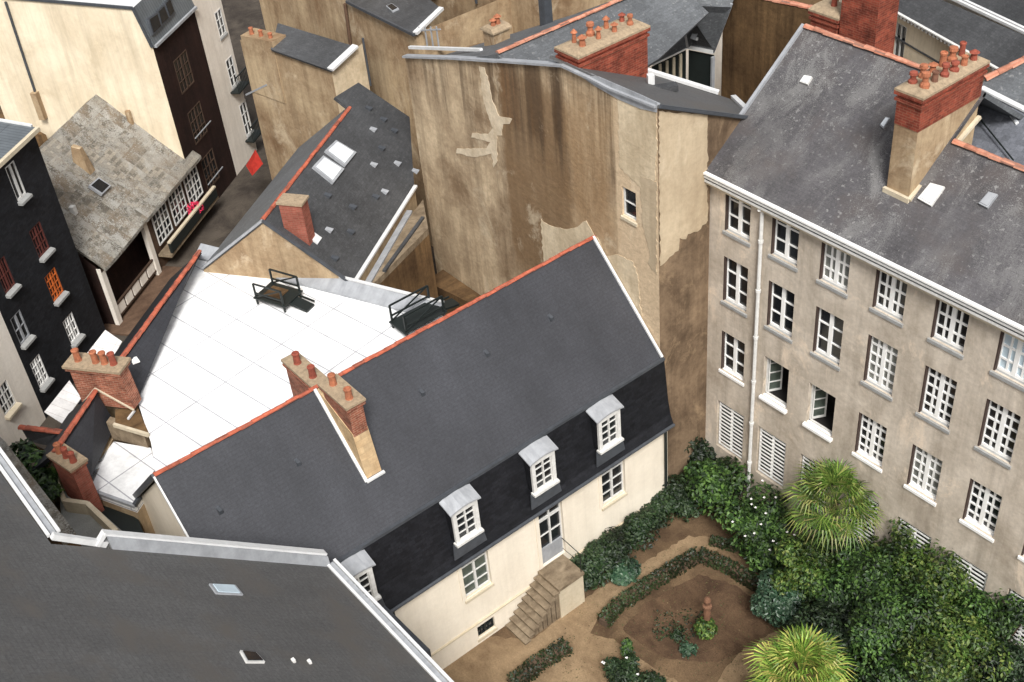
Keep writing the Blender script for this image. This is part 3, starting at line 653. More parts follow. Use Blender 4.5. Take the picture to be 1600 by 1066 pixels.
strip(tower, (-26.3, 24.9, 13.98), (-24.4, 26.15, 13.38), .16, .1, 'eave_flashing', 'zinc_pale')
# gutter lengths left of the chimney, pots between
a, b = ony(640, 74, 22.6), ony(752, 78, 22.6); strip(tower, a, b, .12, .1, 'roof_gutter', 'zinc_pale')
a = ony(775, 45, 23.6); chimney(tower, (a.x, 23.6), 90, .7, .6, 12.5, a.z, 'tan_back', pots=2, kinds=(1, 2), courses=False, label='small rendered chimney with red pots')
a = ony(852, 10, 27); MB().box((a.x, 27, 12), .35, .35, 3.0).build('chimney', 'lead', tower, label='thin dark metal flue')

# ================================================================ RIGHT BUILDING
YR = 23.35; XW = -6.0; ZER = 12.75
rb = thing('apartment_building', (-14, 27, 0), 'four storey greige rendered building with small paned white windows above the garden', 'building')
cols_x = [-20.92, -19.1, -17.3, -15.44, -13.55, -11.66, -9.8, -7.9]
flo = [(10.9, 1.62), (8.25, 1.7), (5.42, 1.62)]
holes = []; W_ = 1.0
for x in cols_x:
    for z0, h in flo: holes.append((x-XB-W_/2, x-XB+W_/2, z0, z0+h))
    holes.append((x-XB-.6, x-XB+.6, 1.9, 4.0))
m = MB(); facade(m, (XB, YR), 0, XW-XB, -.1, ZER, holes, .24)
m.face([(XB, YR, 0), (XB, YR, ZER), (XB, 27.42, 15.75), (XB, 31.5, ZER), (XB, 31.5, 0)][::-1]); m.face([(XW, YR, 0), (XW, 31.5, 0), (XW, 31.5, ZER), (XW, 27.42, 15.7), (XW, YR, ZER)])
m.face([(XB, 31.5, 0), (XB, 31.5, ZER), (XW, 31.5, ZER), (XW, 31.5, 0)])
m.build('wall', 'right_wall', rb)
wc = 0
for ci, x in enumerate(cols_x):
    for fi, (z0, h) in enumerate(flo):
        few = ci < 2 or (ci == 2 and fi == 1)
        sill = 'white_paint' if fi == 2 else 'grey_sill'
        opened = fi == 2 and ci in (1, 2)
        if opened:
            m = MB(); u0 = x-W_/2
            p = Vector((x, YR+.16, z0)); m.beam(p+Vector((-W_/2+.02, 0, 0)), p+Vector((-W_/2+.02, 0, h)), .05, .05, Vector((1, 0, 0))); m.beam(p+Vector((W_/2-.02, 0, 0)), p+Vector((W_/2-.02, 0, h)), .05, .05, Vector((1, 0, 0))); m.beam(p+Vector((-W_/2, 0, h-.03)), p+Vector((W_/2, 0, h-.03)), .05, .05); m.beam(p+Vector((-W_/2, 0, .03)), p+Vector((W_/2, 0, .03)), .05, .05)
            wn = m.build('window', 'white_old', rb, label='open casement window with a dark room behind')
            m = MB(); m.face([(x-W_/2, YR+.9, z0-.4), (x+W_/2, YR+.9, z0-.4), (x+W_/2, YR+.9, z0+h+.2), (x-W_/2, YR+.9, z0+h+.2)])
            for s in (-1, 1): m.face([(x+s*W_/2, YR+.24, z0-.4), (x+s*W_/2, YR+.9, z0-.4), (x+s*W_/2, YR+.9, z0+h+.2), (x+s*W_/2, YR+.24, z0+h+.2)])
            m.face([(x-W_/2, YR+.24, z0+h), (x+W_/2, YR+.24, z0+h), (x+W_/2, YR+.9, z0+h), (x-W_/2, YR+.9, z0+h)]); m.face([(x-W_/2, YR+.24, z0), (x+W_/2, YR+.24, z0), (x+W_/2, YR+.9, z0), (x-W_/2, YR+.9, z0)])
            m.build('dark_room', 'dark', wn)
            fr, gg = win_mesh(.46, h-.08, 1, 4, 'white_old', bar=.02, fr=.04, mid=0)
            az = 62; o = inst(fr, 'casement', wn, Vector((x-W_/2+.04, YR+.2, z0+.04))+dirv(az)*.23-abs_loc(rb), R(az))
            pn = gg.build('pane', 'glass_green', local=True); pn.parent = wn; pn.location = o.location; pn.rotation_euler.z = R(az)
            m = MB(); m.hull([Vector(p) for p in ((x-.55, YR-.12, z0-.11), (x+.55, YR-.12, z0-.11), (x+.55, YR+.12, z0-.11), (x-.55, YR+.12, z0-.11))], [Vector(p) for p in ((x-.55, YR-.12, z0-.02), (x+.55, YR-.12, z0-.02), (x+.55, YR+.12, z0+.012), (x-.55, YR+.12, z0+.012))]); m.build('sill', 'white_paint', wn)
            continue
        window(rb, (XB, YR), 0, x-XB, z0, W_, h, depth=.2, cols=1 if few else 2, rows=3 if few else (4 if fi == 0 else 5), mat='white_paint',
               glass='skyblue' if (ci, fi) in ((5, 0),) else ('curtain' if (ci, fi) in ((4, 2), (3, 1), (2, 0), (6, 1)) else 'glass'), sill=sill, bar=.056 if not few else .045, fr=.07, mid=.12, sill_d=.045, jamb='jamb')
    # louvred shutters on the ground floor
    m = MB(); lw_ = .54; zz0, zz1 = 1.95, 3.95
    for s in (-1, 1):
        m.box((x+s*(lw_), YR+.1, zz0), .05, .05, zz1-zz0)
    m.box((x, YR+.1, zz0), .07, .05, zz1-zz0); m.box((x, YR+.1, zz1-.06), 2*lw_, .05, .06)
    k = zz0+.04
    while k < zz1-.1:
        m.hull([Vector((x-lw_, YR+.05, k)), Vector((x+lw_, YR+.05, k)), Vector((x+lw_, YR+.065, k)), Vector((x-lw_, YR+.065, k))], [Vector((x-lw_, YR+.05, k+.06)), Vector((x+lw_, YR+.05, k+.06)), Vector((x+lw_, YR+.065, k+.06)), Vector((x-lw_, YR+.065, k+.06))]); k += .165
    lo = m.build('louvred_shutter', 'white_paint', rb)
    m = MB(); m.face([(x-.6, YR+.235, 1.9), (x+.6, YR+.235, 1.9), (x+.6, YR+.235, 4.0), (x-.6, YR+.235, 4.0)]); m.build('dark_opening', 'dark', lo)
# roof: taller left part, lower right part beyond the chimney
s_ = (16.0-12.95)/(27.38-23.33); RZ = lambda y: 12.95+(y-23.33)*s_
ye = YR-.28
xc = -15.96
yl, yrg = 27.25, 25.98
MB().slab([(XB-.02, ye, RZ(ye)), (xc, ye, RZ(ye)), (xc, yl, RZ(yl)), (XB-.02, yl, RZ(yl))], .14).build('roof', 'slate_lichen', rb)
MB().slab([(xc, ye, RZ(ye)), (XW, ye, RZ(ye)), (XW, yrg, RZ(yrg)), (xc, yrg, RZ(yrg))], .14).build('roof', 'slate_lichen', rb)
MB().slab([(XB-.02, yl, RZ(yl)), (xc, yl, RZ(yl)), (xc, 31.6, RZ(ye)), (XB-.02, 31.6, RZ(ye))], .14).build('rear_roof', 'slate_mid', rb)
MB().slab([(xc, yrg, RZ(yrg)), (XW, yrg, RZ(yrg)), (XW, 29.6, RZ(ye)), (xc, 29.6, RZ(ye))], .14).build('rear_roof', 'slate_mid', rb)
ridge_tiles((XB, yl, RZ(yl)+.03), (xc-.6, yl, RZ(yl)+.03), .095, rb, 'ridge_pale'); ridge_tiles((xc+.1, yrg, RZ(yrg)+.03), (XW, yrg, RZ(yrg)+.03), .095, rb, 'ridge_pale')
strip(rb, (XB-.06, ye, RZ(ye)+.05), (XB-.06, yl, RZ(yl)+.05), .1, .12, 'verge_flashing', 'zinc')
for i, (dy, dz, w_, h_, mt) in enumerate(((.1, .02, .3, .06, 'white_paint'), (.15, -.04, .3, .055, 'lead'), (.125, -.1, .3, .06, 'white_old'), (.17, -.17, .3, .07, 'lead'), (.15, -.245, .3, .07, 'white_old'), (.19, -.34, .26, .1, 'stone'))):
    strip(rb, (XB-.05, ye+dy, RZ(ye)+dz), (XW, ye+dy, RZ(ye)+dz), w_, h_, 'cornice' if i else 'gutter', mt)
px_ = -19.9
m = MB(); m.tube([(px_, ye+.05, RZ(ye)-.35), (px_, YR-.1, 12.3), (px_, YR-.1, .2)], .062, 8); m.build('drain_pipe', 'white_old', rb)
for z in (11.2, 9.4, 7.6, 5.8, 4.0, 2.2): MB().tube([(px_, YR-.1, z), (px_, YR-.1, z+.1)], .085, 8).build('pipe_bracket', 'white_old', rb)
# big chimney
pa, pb = onpl(1385, 295, rp := Vector((0, 23.33, 12.95)), rnn := Vector((0, -s_, 1)).normalized()), onpl(1420, 312, rp, rnn)
cyf = pb.y; zt = ony(1428, 147, cyf).z-.05; L_ = onz(1540, 94, zt).y-onz(1434, 147, zt).y
cb_ = chimney(rb, ((pa.x+pb.x)/2, cyf+L_/2), 90, L_, pb.x-pa.x, 12.9, zt, 'brick_red', pots=6, potrows=2, kinds=(0, 1, 2), shaft='tan_back', brick_h=.95, label='big chimney with ochre rendered shaft and red brick head crowded with pots')
strip(rb, pb+Vector((.04, -.05, .02)), Vector((pb.x+.04, yrg+1.2, RZ(yrg)+.25)), .1, .1, 'chimney_flashing', 'stone')
strip(rb, pa+Vector((-.05, -.05, 0)), pb+Vector((.05, -.05, .0)), .1, .14, 'chimney_flashing', 'stone')
rpl = (rp, rnn)
roof_window(rb, on_roof(rpl, [(1435, 312), (1455, 288), (1477, 294), (1456, 324)]), 'skylight', 'white_old')
roof_window(rb, on_roof(rpl, [(1530, 320), (1546, 302), (1560, 306), (1544, 327)]), 'zinc', 'zinc')
roof_window(rb, on_roof(rpl, [(1251, 130), (1258, 120), (1270, 122), (1263, 134)]), 'skylight', 'white_old')
roof_window(rb, on_roof(rpl, [(1376, 198), (1386, 185), (1392, 187), (1382, 203)]), 'skylight', 'zinc')
# ================================================================ WHITE ROOFED BLOCK and the small houses by the street
ZW = 7.8
F = lambda pts, z: [onz(x, y, z) for x, y in pts]
wb = thing('white_roofed_block', (-31, 10, 0), 'low block with flat blinding white sheet roof behind the long orange ridge', 'building')
rp_ = F([(210, 612), (312, 396), (500, 446), (690, 493)], ZW)
far = [Vector((-26.5, 17.4, ZW)), Vector((-26.3, 5.95, ZW))]
poly = [rp_[0], rp_[1], rp_[2], rp_[3], far[0], Vector((-25.9, 12, ZW)), Vector((-25.9, 5.95, ZW)), onz(243, 738, ZW), onz(236, 692, ZW)]
wr = MB(); wr.tdir = dirv(100); wr.slab(poly, .3); wr.build('roof', 'white_roof', wb)
m = MB(); pl_ = [Vector((p.x, p.y, 0)) for p in poly]; m.hull(pl_[::-1], [p+Z*(ZW-.31) for p in pl_][::-1]); m.build('wall', 'tan_back', wb)
ZL = 7.1
low = F([(141, 737), (178, 690), (236, 700), (245, 742), (211, 792), (150, 770)], ZL)
wr = MB(); wr.tdir = dirv(100); wr.slab(low, .25); wr.build('roof', 'white_roof', wb, label='lower white roof at the end')
m = MB(); pl_ = [Vector((p.x, p.y, 0)) for p in low]; m.hull(pl_[::-1], [p+Z*(ZL-.26) for p in pl_][::-1]); m.build('wall', 'tan_back', wb)
strip(wb, low[4]+Z*.06, low[3]+Z*.08, .1, .14, 'roof_edge', 'lead')
strip(wb, low[5]+Z*.03, low[4]+Z*.03, .1, .1, 'roof_edge', 'zinc')
# parapet in grey zinc
a, b = onz(312, 397, ZW), onz(690, 493, ZW); dd = (b-a).normalized(); nn_ = Vector((-dd.y, dd.x, 0))
if nn_.x > 0: nn_ = -nn_
m = MB(); a -= nn_*.3; b -= nn_*.3; m.hull([a, b, b+nn_*.5, a+nn_*.5], [a+Z*.08, b+Z*.08, b+nn_*.5+Z*.34, a+nn_*.5+Z*.34]); m.build('parapet', 'zinc', wb)
m = MB(); m.beam(a+nn_*.52+Z*.38+dd*6.0, b+nn_*.52+Z*.38, .1, .06); m.build('coping', 'zinc_pale', wb)
# little light well between the two white roofs
m = MB(); q = F([(178, 664), (232, 680), (218, 697), (172, 680)], ZW+.1); m.slab(q, .12)
q2 = F([(180, 640), (214, 634), (234, 680), (180, 664)], ZW+.02)
lw = MB().slab(q2, .08).build('light_well', 'brown_wall', wb); MB().beam(q[0], q[1], .09, .12).build('coping', 'stone', lw)
m = MB(); c0, c1 = onz(176, 686, ZL), onz(232, 700, ZL); m.hull([c0, c1, c1+dirv(127)*.25, c0+dirv(127)*.25], [p+Z*.7 for p in (c0, c1, c1+dirv(127)*.25, c0+dirv(127)*.25)]); m.build('step_wall', 'stone_step', lw)
m = MB(); m.beam(onz(200, 655, ZW+.1), onz(210, 642, ZW+.1), .06, .06); m.build('bar', 'zinc_pale', lw)

# ridge house along the street
ZRG = 8.7
rh = thing('ridge_house', (-33, 8, 0), 'narrow slate roofed house with long orange ridge between the street and the white roof', 'house')
A, B = onz(190, 560, ZRG), onz(312, 393, ZRG)
V0, V1 = onz(210, 612, ZW+.01), onz(313, 398, ZW+.01)
S0 = A-(B-A).normalized()*.9
MB().slab([S0, B, V1, V0, onz(212, 640, ZW+.01)], .05, up=True).build('roof', 'slate_house', rh)
perp = dirv(217)
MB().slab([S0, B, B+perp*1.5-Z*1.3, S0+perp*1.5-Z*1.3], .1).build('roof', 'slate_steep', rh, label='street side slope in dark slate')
ridge_tiles(S0, B, .09, rh)
m = MB(); w0, w1 = S0+perp*1.4, B+perp*1.4; i0, i1 = S0-perp*.6, B-perp*.3
bot = [Vector((p.x, p.y, 0)) for p in (w0, i0, i1, w1)]; m.hull(bot[::-1], [Vector((p.x, p.y, 7.35)) for p in (w0, i0, i1, w1)][::-1]); m.build('wall', 'tan_back', rh)
roof_window(rh, F([(203, 562), (214, 559), (219, 566), (208, 570)], 8.4), 'white_paint', 'white_paint', t=.05)

# small slate house with two brick stacks
sh = thing('small_slate_house', (-31, 5.5, 0), 'small dark slate roof with brick chimney stacks at both ends beside the white roof', 'house')
A, B = onz(85, 707, ZRG), onz(149, 611, ZRG)
e0, e1 = onz(143, 745, 7.3), onz(181, 662, 7.3)
MB().slab([A, B, e1, e0], .12).build('roof', 'slate_house', sh)
MB().slab([A, B, B+perp*1.3-Z*1.1, A+perp*1.3-Z*1.1], .12).build('roof', 'slate_steep', sh, label='street side slope')
ridge_tiles(A, B, .09, sh)
m = MB(); P4 = [A+perp*1.2, e0+perp*.0, e1, B+perp*1.2]; m.hull([Vector((p.x, p.y, 0)) for p in P4], [Vector((p.x, p.y, 7.1)) for p in P4]); m.build('wall', 'tan_back', sh)
# broad stack: face across the ridge
pn_ = dirv(127); p0 = onz(149, 607, ZRG)
fp = lambda x, y: onpl(x, y, p0, pn_)
tl, tr, blq, brq, ap = fp(108, 578), fp(186, 585), fp(129, 630), fp(210, 640), fp(149, 606)
th = .48; m = MB(); face_ = [blq, Vector((brq.x, brq.y, brq.z)), tr, tl]
m.hull([p+pn_*th for p in face_], face_)
st1 = m.build('chimney', 'brick', sh, label='broad brick stack across the roof ridge')
cc = (tl+tr)/2+pn_*th/2; Lc = (tr-tl).length
azc = math.degrees(math.atan2((tr-tl).y, (tr-tl).x)); zt_ = min(tl.z, tr.z)
MB().box((cc.x, cc.y, zt_+.0), Lc+.16, th+.16, .12, azc).build('course', 'brick', st1)
MB().box((cc.x, cc.y, zt_+.121), Lc+.24, th+.24, .09, azc).build('cap', 'cap', st1)
for i, p in enumerate(run(cc-dirv(azc)*(Lc/2-.1), cc+dirv(azc)*(Lc/2-.1), 5)):
    if i != 1: pot(st1, (p.x, p.y, zt_+.21), .42, .11, 'pot' if i != 4 else 'pot_red', 0)
for p, q in ((blq, ap), (ap, brq)): MB().beam(p-pn_*.03, q-pn_*.03, .04, .05).build('flashing', 'stone', st1)
# front stack
p0 = onz(128, 738, 8.6); ch2z = p0.z; c = onz(112, 716, ch2z)
L2_ = 1.35; a37 = 37
q0, q1 = onz(80, 712, ch2z), onz(116, 736, ch2z); q3 = onz(131, 722, ch2z)
az2 = math.degrees(math.atan2((q1-q0).y, (q1-q0).x)); Lx = (q1-q0).length*.9; Wx = max(.45, (q3-q1).length*.9)
cc = (q0+q3)/2
st2 = MB().box((cc.x, cc.y, 2), Lx, Wx, ch2z-2, az2).build('chimney', 'brick_dark', sh, label='square dusky brick stack at the lower end')
MB().box((cc.x, cc.y, ch2z-.1), Lx+.1, Wx+.1, .1, az2).build('course', 'brick', st2)
MB().box((cc.x, cc.y, ch2z+.001), Lx+.16, Wx+.16, .08, az2).build('cap', 'cap', st2)
for i, p in enumerate(run(cc-dirv(az2)*(Lx/2), cc+dirv(az2)*(Lx/2), 3)): pot(st2, (p.x, p.y, ch2z+.08), .34, .1, 'pot_red' if i else 'pot', 0)
# short link with its own ridge towards the street
A2, B2 = onz(32, 668, 7.4), onz(98, 676, 8.0)
lk = thing('garden_shed', (A2.x, A2.y, 0), 'tiny lean-to roof with orange ridge joining the small slate house to the street wall', 'shed')
MB().slab([A2, B2, onz(90, 700, 7.4), onz(45, 690, 6.9)], .1).build('roof', 'slate_long', lk); ridge_tiles(A2, B2, .1, lk)
m = MB(); P4 = [A2, B2, onz(88, 700, 7.2), onz(48, 690, 6.8)]; m.hull([Vector((p.x, p.y, 0)) for p in P4], [Vector((p.x, p.y, 6.7)) for p in P4]); m.build('wall', 'brown_wall', lk)

# ================================================================ LONG SLATE HOUSE (orange ridge, two white skylights)
lh = thing('long_slate_house', (-34, 16, 0), 'long old slate roof with orange ridge, pair of white skylights and short brick chimney', 'house')
zr3, ze3 = 10.26, 8.0
R0, R1 = onz(405, 350, zr3), onz(545, 170, zr3); E0, E1 = onz(545, 450, ze3), onz(655, 290, ze3); PB = dirv(124.5)*.25; R0 += PB; E0 += PB
ax = (R1-R0).normalized(); pr_ = Vector((ax.y, -ax.x, 0)); hw3 = (E0-R0).dot(pr_)
if hw3 < 0: pr_ = -pr_; hw3 = -hw3
R1 = R0+ax*(R1-R0).length; E0 = R0+pr_*hw3-Z*(zr3-ze3); E1 = E0+ax*(E1-E0).length
lpl = (R0, (E0-R0).cross(ax).normalized())
up_ = [onpl(x, y, *lpl) for x, y in ((523, 152), (560, 129), (640, 183))]
Q0 = R0-pr_*hw3-Z*(zr3-ze3)
MB().slab([R0, E0, E1, up_[2], up_[1], up_[0], R1], .12).build('roof', 'slate_long', lh)
Rf = R0+ax*((R1-R0).length+.6)
MB().slab([R0, Rf, Rf-pr_*hw3-Z*(zr3-ze3), Q0], .12).build('roof', 'slate_mid', lh, label='greyer back slope')
ridge_tiles(R0, R1+ax*.1, .08, lh)
m = MB()
G = lambda p, z: Vector((p.x, p.y, z))
L3l = (E1-E0).length
m.face([G(Q0, 0), G(E0, 0), E0-Z*.12, R0-Z*.12, Q0-Z*.12])
m.face([G(E0, 0), G(E1, 0), E1-Z*.12, E0-Z*.12]); m.face([G(Q0, 0), Q0-Z*.12, Q0+ax*L3l-Z*.12, G(Q0+ax*L3l, 0)])
m.face([G(Q0+ax*L3l, 0), G(Q0+ax*L3l, 8), G(R1, 10), G(E1, 7.9), G(E1, 0)])
m.build('wall', 'tan_back', lh)
strip(lh, R0-ax*.04, E0-ax*.04, .1, .08, 'verge_flashing', 'lead'); strip(lh, R0-ax*.04, Q0-ax*.04, .1, .08, 'verge_flashing', 'zinc')
strip(lh, E0+pr_*.06-Z*.03, E1+pr_*.06-Z*.03, .14, .08, 'gutter', 'zinc_pale')
OR = lambda pts: [onpl(x, y, *lpl) for x, y in pts]
roof_window(lh, OR([(506, 238), (523, 222), (555, 241), (538, 262)]), 'skylight', 'zinc', t=.12, label='upper white skylight')
roof_window(lh, OR([(487, 263), (503, 246), (536, 267), (519, 289)]), 'skylight', 'zinc', t=.12, label='lower white skylight')
for x, y in ((511, 306), (550, 324), (547, 363), (513, 360), (522, 404), (575, 170), (598, 187), (582, 203), (615, 205), (595, 232), (583, 258), (620, 256), (648, 268), (600, 300), (586, 308)):
    p = onpl(x, y, *lpl); dn = (E0-R0).normalized(); n = lpl[1] if lpl[1].z > 0 else -lpl[1]
    m = MB(); q = [p-dn*.12-ax*.08, p+dn*.12-ax*.08, p+dn*.12+ax*.08, p-dn*.12+ax*.08]; m.hull(q, [q[0]+n*.03, q[1]+n*.14, q[2]+n*.14, q[3]+n*.03])
    m.build('roof_vent', 'zinc' if random.random() < .6 else 'lead', lh)
ct = [onpl(x, y, *lpl) for x, y in ((436, 345), (480, 375))]
q = onpl(458, 362, *lpl); zc3 = 10.75
cbs = [onz(x, y, zc3) for x, y in ((436, 316), (470, 324), (473, 310), (447, 304))]
m = MB(); b0 = onz(435, 319, zc3); a_ = pr_
m.hull([G(b0, 9.0), G(b0+pr_*.82, 9.0-.3), G(b0+pr_*.82+ax*.5, 8.7), G(b0+ax*.5, 9.0)][::1], [G(b0, zc3), G(b0+pr_*.82, zc3), G(b0+pr_*.82+ax*.5, zc3), G(b0+ax*.5, zc3)])
c3 = m.build('chimney', 'brick_dark', lh, label='short dusky brick chimney just below the ridge')
MB().slab([b0-pr_*.06-ax*.06+Z*.08, b0+pr_*.88-ax*.06+Z*.08, b0+pr_*.88+ax*.56+Z*.08, b0-pr_*.06+ax*.56+Z*.08], .079).build('cap', 'cap', c3)
q = onpl(481, 372, *lpl); n = lpl[1] if lpl[1].z > 0 else -lpl[1]
MB().slab([q, q+pr_*.3-Z*.24, q+pr_*.3+ax*.35-Z*.24, q+ax*.35], .07, up=True).build('flashing', 'zinc_pale', c3)

# old stone wall and dark yard between
yw = thing('yard_wall', (-31, 17, 0), 'old stone coped yard wall with brown render beside the long slate house', 'wall')
za = 7.45
p1, p2, p3, p4 = onz(552, 456, za), onz(567, 460, za), onz(669, 357, za), onz(661, 312, za)
MB().slab([p1, p2, p3, p4], .25).build('coping', 'stone_step', yw)
m = MB(); m.hull([G(p, 0) for p in (p1, p2, p3, p4)], [G(p, za-.25) for p in (p1, p2, p3, p4)]); m.build('wall_face', 'brown_wall', yw)
strip(yw, onz(572, 447, za+.05), onz(640, 330, za+.05), .22, .08, 'zinc_channel', 'zinc')
strip(yw, onz(600, 424, za+.04), onz(661, 340, za+.04), .12, .1, 'slate_strip', 'slate_long')
yh = thing('yard_outbuilding', (-30, 20, 0), 'dark brown outbuilding wall at the back of the narrow yard', 'shed')
a, b = onz(600, 440, 4), onz(676, 400, 4)
m = MB(); pts = [Vector((-34.0, 20.2, 0)), Vector((-29.5, 20.9, 0)), Vector((-29.5, 21.15, 0)), Vector((-34.2, 21.15, 0))]; m.hull(pts, [p+Z*4.2 for p in pts]); m.build('wall', 'brown_wall', yh)

# iron roof walkways
def walkway(px, z, az, L, Wd, h, label, plate=True, group=None):
    c = onz(*px, z); root = thing('roof_walkway', c, label, 'walkway')
    u = dirv(az); v = dirv(az+90); P = lambda a, b, zz: c+u*a+v*b+Z*zz
    for a in (-L/2, L/2):
        for b in (-Wd/2, Wd/2): MB().beam(P(a, b, 0), P(a, b, h), .06, .06).build('post', 'iron', root)
    for s in (-1, 1):
        m = MB()
        for zz in (h, h*.55): m.beam(P(-L/2, s*Wd/2, zz), P(L/2, s*Wd/2, zz), .05, .05)
        m.beam(P(-L/2, s*Wd/2, .3), P(L/2, s*Wd/2, h), .04, .04)
        m.build('guard_rail', 'iron', root)
    m = MB(); m.beam(P(-L/2-.1, 0, .26), P(L/2+.1, 0, .26), Wd+.1, .05); m.build('platform', 'iron', root)
    if plate: m = MB(); m.slab([P(-L/2+.15, -Wd/2+.15, .32), P(L/2-.35, -Wd/2+.15, .32), P(L/2-.35, Wd/2-.15, .32), P(-L/2+.15, Wd/2-.15, .32)], .03); m.build('hatch', 'brown_wall', root)
    m = MB(); m.beam(P(L/2, 0, .2), P(L/2+.75, 0, .06), .42, .08); m.beam(P(L/2, .3, .22), P(L/2+.7, .3, .14), .05, .05)
    m.build('step_plate', 'iron', root)
    return root
walkway((437, 470), ZW, 22, 1.15, .9, .85, 'black iron railed roof platform with hatch on the white roof by the parapet')
walkway((655, 505), ZW, 90, 1.5, .8, .9, 'black iron railed walkway tucked between white roof and orange ridge', plate=False)

# ================================================================ STREET SIDE, far bank: one building line, azimuth 127
SP, SN = Vector((-42.7, 6.73, 0)), dirv(37)
sf = lambda x, y: onpl(x, y, SP, SN)
SU = dirv(127); us = lambda p: (p-SP).dot(SU)
SO = (SP.x, SP.y)
bb = thing('black_slate_house', (-44, 8.5, 0), 'tall house clad in black slate with orange, red and white windows over the street', 'house')
uR = us(sf(50, 200)); uL = us(sf(70, 650))-.0; zT = 10.3
wl = [((25, 283), 'white_old', 1, 1, .62, 1.5), ((62, 375), 'red_win', 2, 3, .8, 1.3), ((85, 445), 'orange_win', 2, 4, .8, 1.25), ((112, 513), 'white_paint', 2, 3, .75, 1.2),
      ((8, 430), 'red_win', 2, 2, .7, 1.35), ((32, 512), 'zinc', 1, 2, .7, 1.3), ((62, 580), 'white_paint', 2, 4, .7, 1.3)]
holes = []
for (x, y), mt, c, r, w_, h_ in wl:
    p = sf(x, y); u = us(p)
    holes.append([max(u-w_/2, uL+.12), max(u-w_/2, uL+.12)+w_, p.z-h_/2, p.z+h_/2])
m = MB(); U = SO; orig = SP+SU*uL
facade(m, orig, 127, uR-uL, 0, zT, [(h[0]-uL, h[1]-uL, h[2], h[3]) for h in holes], .14)
bk = dirv(217)*6; a, b = SP+SU*uL, SP+SU*uR
m.face([G(b, 0), G(b+bk, 0), G(b+bk, zT), G(b, zT)]); m.face([G(a, 0), G(a, zT), G(a+bk, zT), G(a+bk, 0)])
m.build('wall', 'black_wall', bb)
for h, ((x, y), mt, c, r, w_, h_) in zip(holes, wl):
    window(bb, orig, 127, (h[0]+h[1])/2-uL, h[2], w_, h_, depth=.1, cols=c, rows=r, mat=mt, sill='grey_sill', sill_d=.2, bar=.035, fr=.06, mid=.06 if c > 1 else .1)
bl = SP+SU*(uL-2)
MB().slab([G(SP+SU*(uL)-bk*.04, zT+.12), G(b-bk*.04, zT+.12), G(b+bk, zT+.9), G(SP+SU*uL+bk, zT+.9)], .14).build('roof', 'zinc_dark', bb)
strip(bb, G(a-bk*.045, zT+.08), G(b-bk*.045, zT+.08), .16, .16, 'cornice', 'stone'); strip(bb, G(b, zT+.15)+SU*.03, G(b+bk, zT+.95)+SU*.03, .1, .14, 'verge_flashing', 'zinc_pale')
cf = thing('cream_street_house', (-41, 4, 0), 'cream house front with small paned window at the left end of the street', 'house')
u0 = -7.0; orig2 = SP+SU*u0; pw = sf(9, 622)
m = MB(); facade(m, orig2, 127, uL-u0-.003, 0, 8.2, [(us(pw)-u0-.4, us(pw)-u0+.4, pw.z-.6, pw.z+.6), (us(sf(0, 640))-u0-1.6, us(sf(0, 640))-u0-.8, 2.0, 3.2)], .12)
a2 = SP+SU*u0; b2_ = SP+SU*(uL-.003); m.face([G(b2_, 0), G(b2_+bk, 0), G(b2_+bk, 8.2), G(b2_, 8.2)])
m.hull([G(a2, 8.2), G(b2_, 8.2), G(b2_+bk, 8.2), G(a2+bk, 8.2)], [G(a2+bk*.4, 9.9), G(b2_+bk*.4, 9.9), G(b2_+bk*.6, 9.9), G(a2+bk*.6, 9.9)])
m.build('wall', 'white_wall', cf)
window(cf, orig2, 127, us(pw)-u0, pw.z-.6, .8, 1.2, depth=.1, cols=2, rows=3, mat='white_old', sill='stone', sill_d=.2)
# awnings
for pxs, lab in (([(109, 596), (124, 614), (95, 654), (70, 645)], 'white canvas shop awning nearest the cream house front'), ([(165, 517), (188, 526), (160, 576), (130, 562)], 'white canvas shop awning behind the broad brick chimney')):
    q = F(pxs, 2.9); q[1].z -= .25; q[2].z -= .25
    q[0] += Z*.05; q[3] += Z*.05; m = MB(); m.slab(q, .04); mm = m.build('awning', 'awning'); tag(mm, lab, 'awning', 'white awnings over the street')

# timber gallery house with moss grown stone slates
tg = thing('timber_gallery_house', (-49, 14, 0), 'low old house with mossy stone slate roof and timber framed gallery with cream posts', 'house')
ua, ub = us(sf(155, 425)), us(sf(303, 240)); zg = 3.15; bk1 = dirv(217)
EA, EB = SP+SU*ua-bk1*.35, SP+SU*ub-bk1*.35; EA.z = EB.z = zg
dR = 3.7; RA, RB_ = G(SP+SU*(ua+.1)+bk1*dR, 6.75), G(SP+SU*(ub-.3)+bk1*dR, 6.75)
BA, BB = G(SP+SU*ua+bk1*6.6, 4.4), G(SP+SU*ub+bk1*6.6, 4.4)
m = MB()
# uneven, sagging roof surface
def sag(P0, P1, Q0, Q1, n=12, k=8, amp=.05):
    g = [[P0.lerp(P1, i/n).lerp(Q0.lerp(Q1, i/n), j/k)+Z*(random.uniform(-amp, amp)*.6-.12*math.sin(math.pi*i/n)*math.sin(math.pi*j/k)) for j in range(k+1)] for i in range(n+1)]
    mm = MB()
    for i in range(n):
        for j in range(k): mm.face([g[i][j], g[i+1][j], g[i+1][j+1], g[i][j+1]], False)
    L = [g[i][0] for i in range(n+1)]+[g[n][j] for j in range(1, k+1)]+[g[i][k] for i in range(n-1, -1, -1)]+[g[0][j] for j in range(k-1, 0, -1)]
    for i in range(len(L)): j = (i+1) % len(L); mm.face([L[i], L[i]-Z*.15, L[j]-Z*.15, L[j]])
    return mm
sag(EA, EB, RA, RB_).build('roof', 'slate_stone', tg); sag(RA, RB_, BA, BB).build('rear_slope', 'slate_stone', tg)
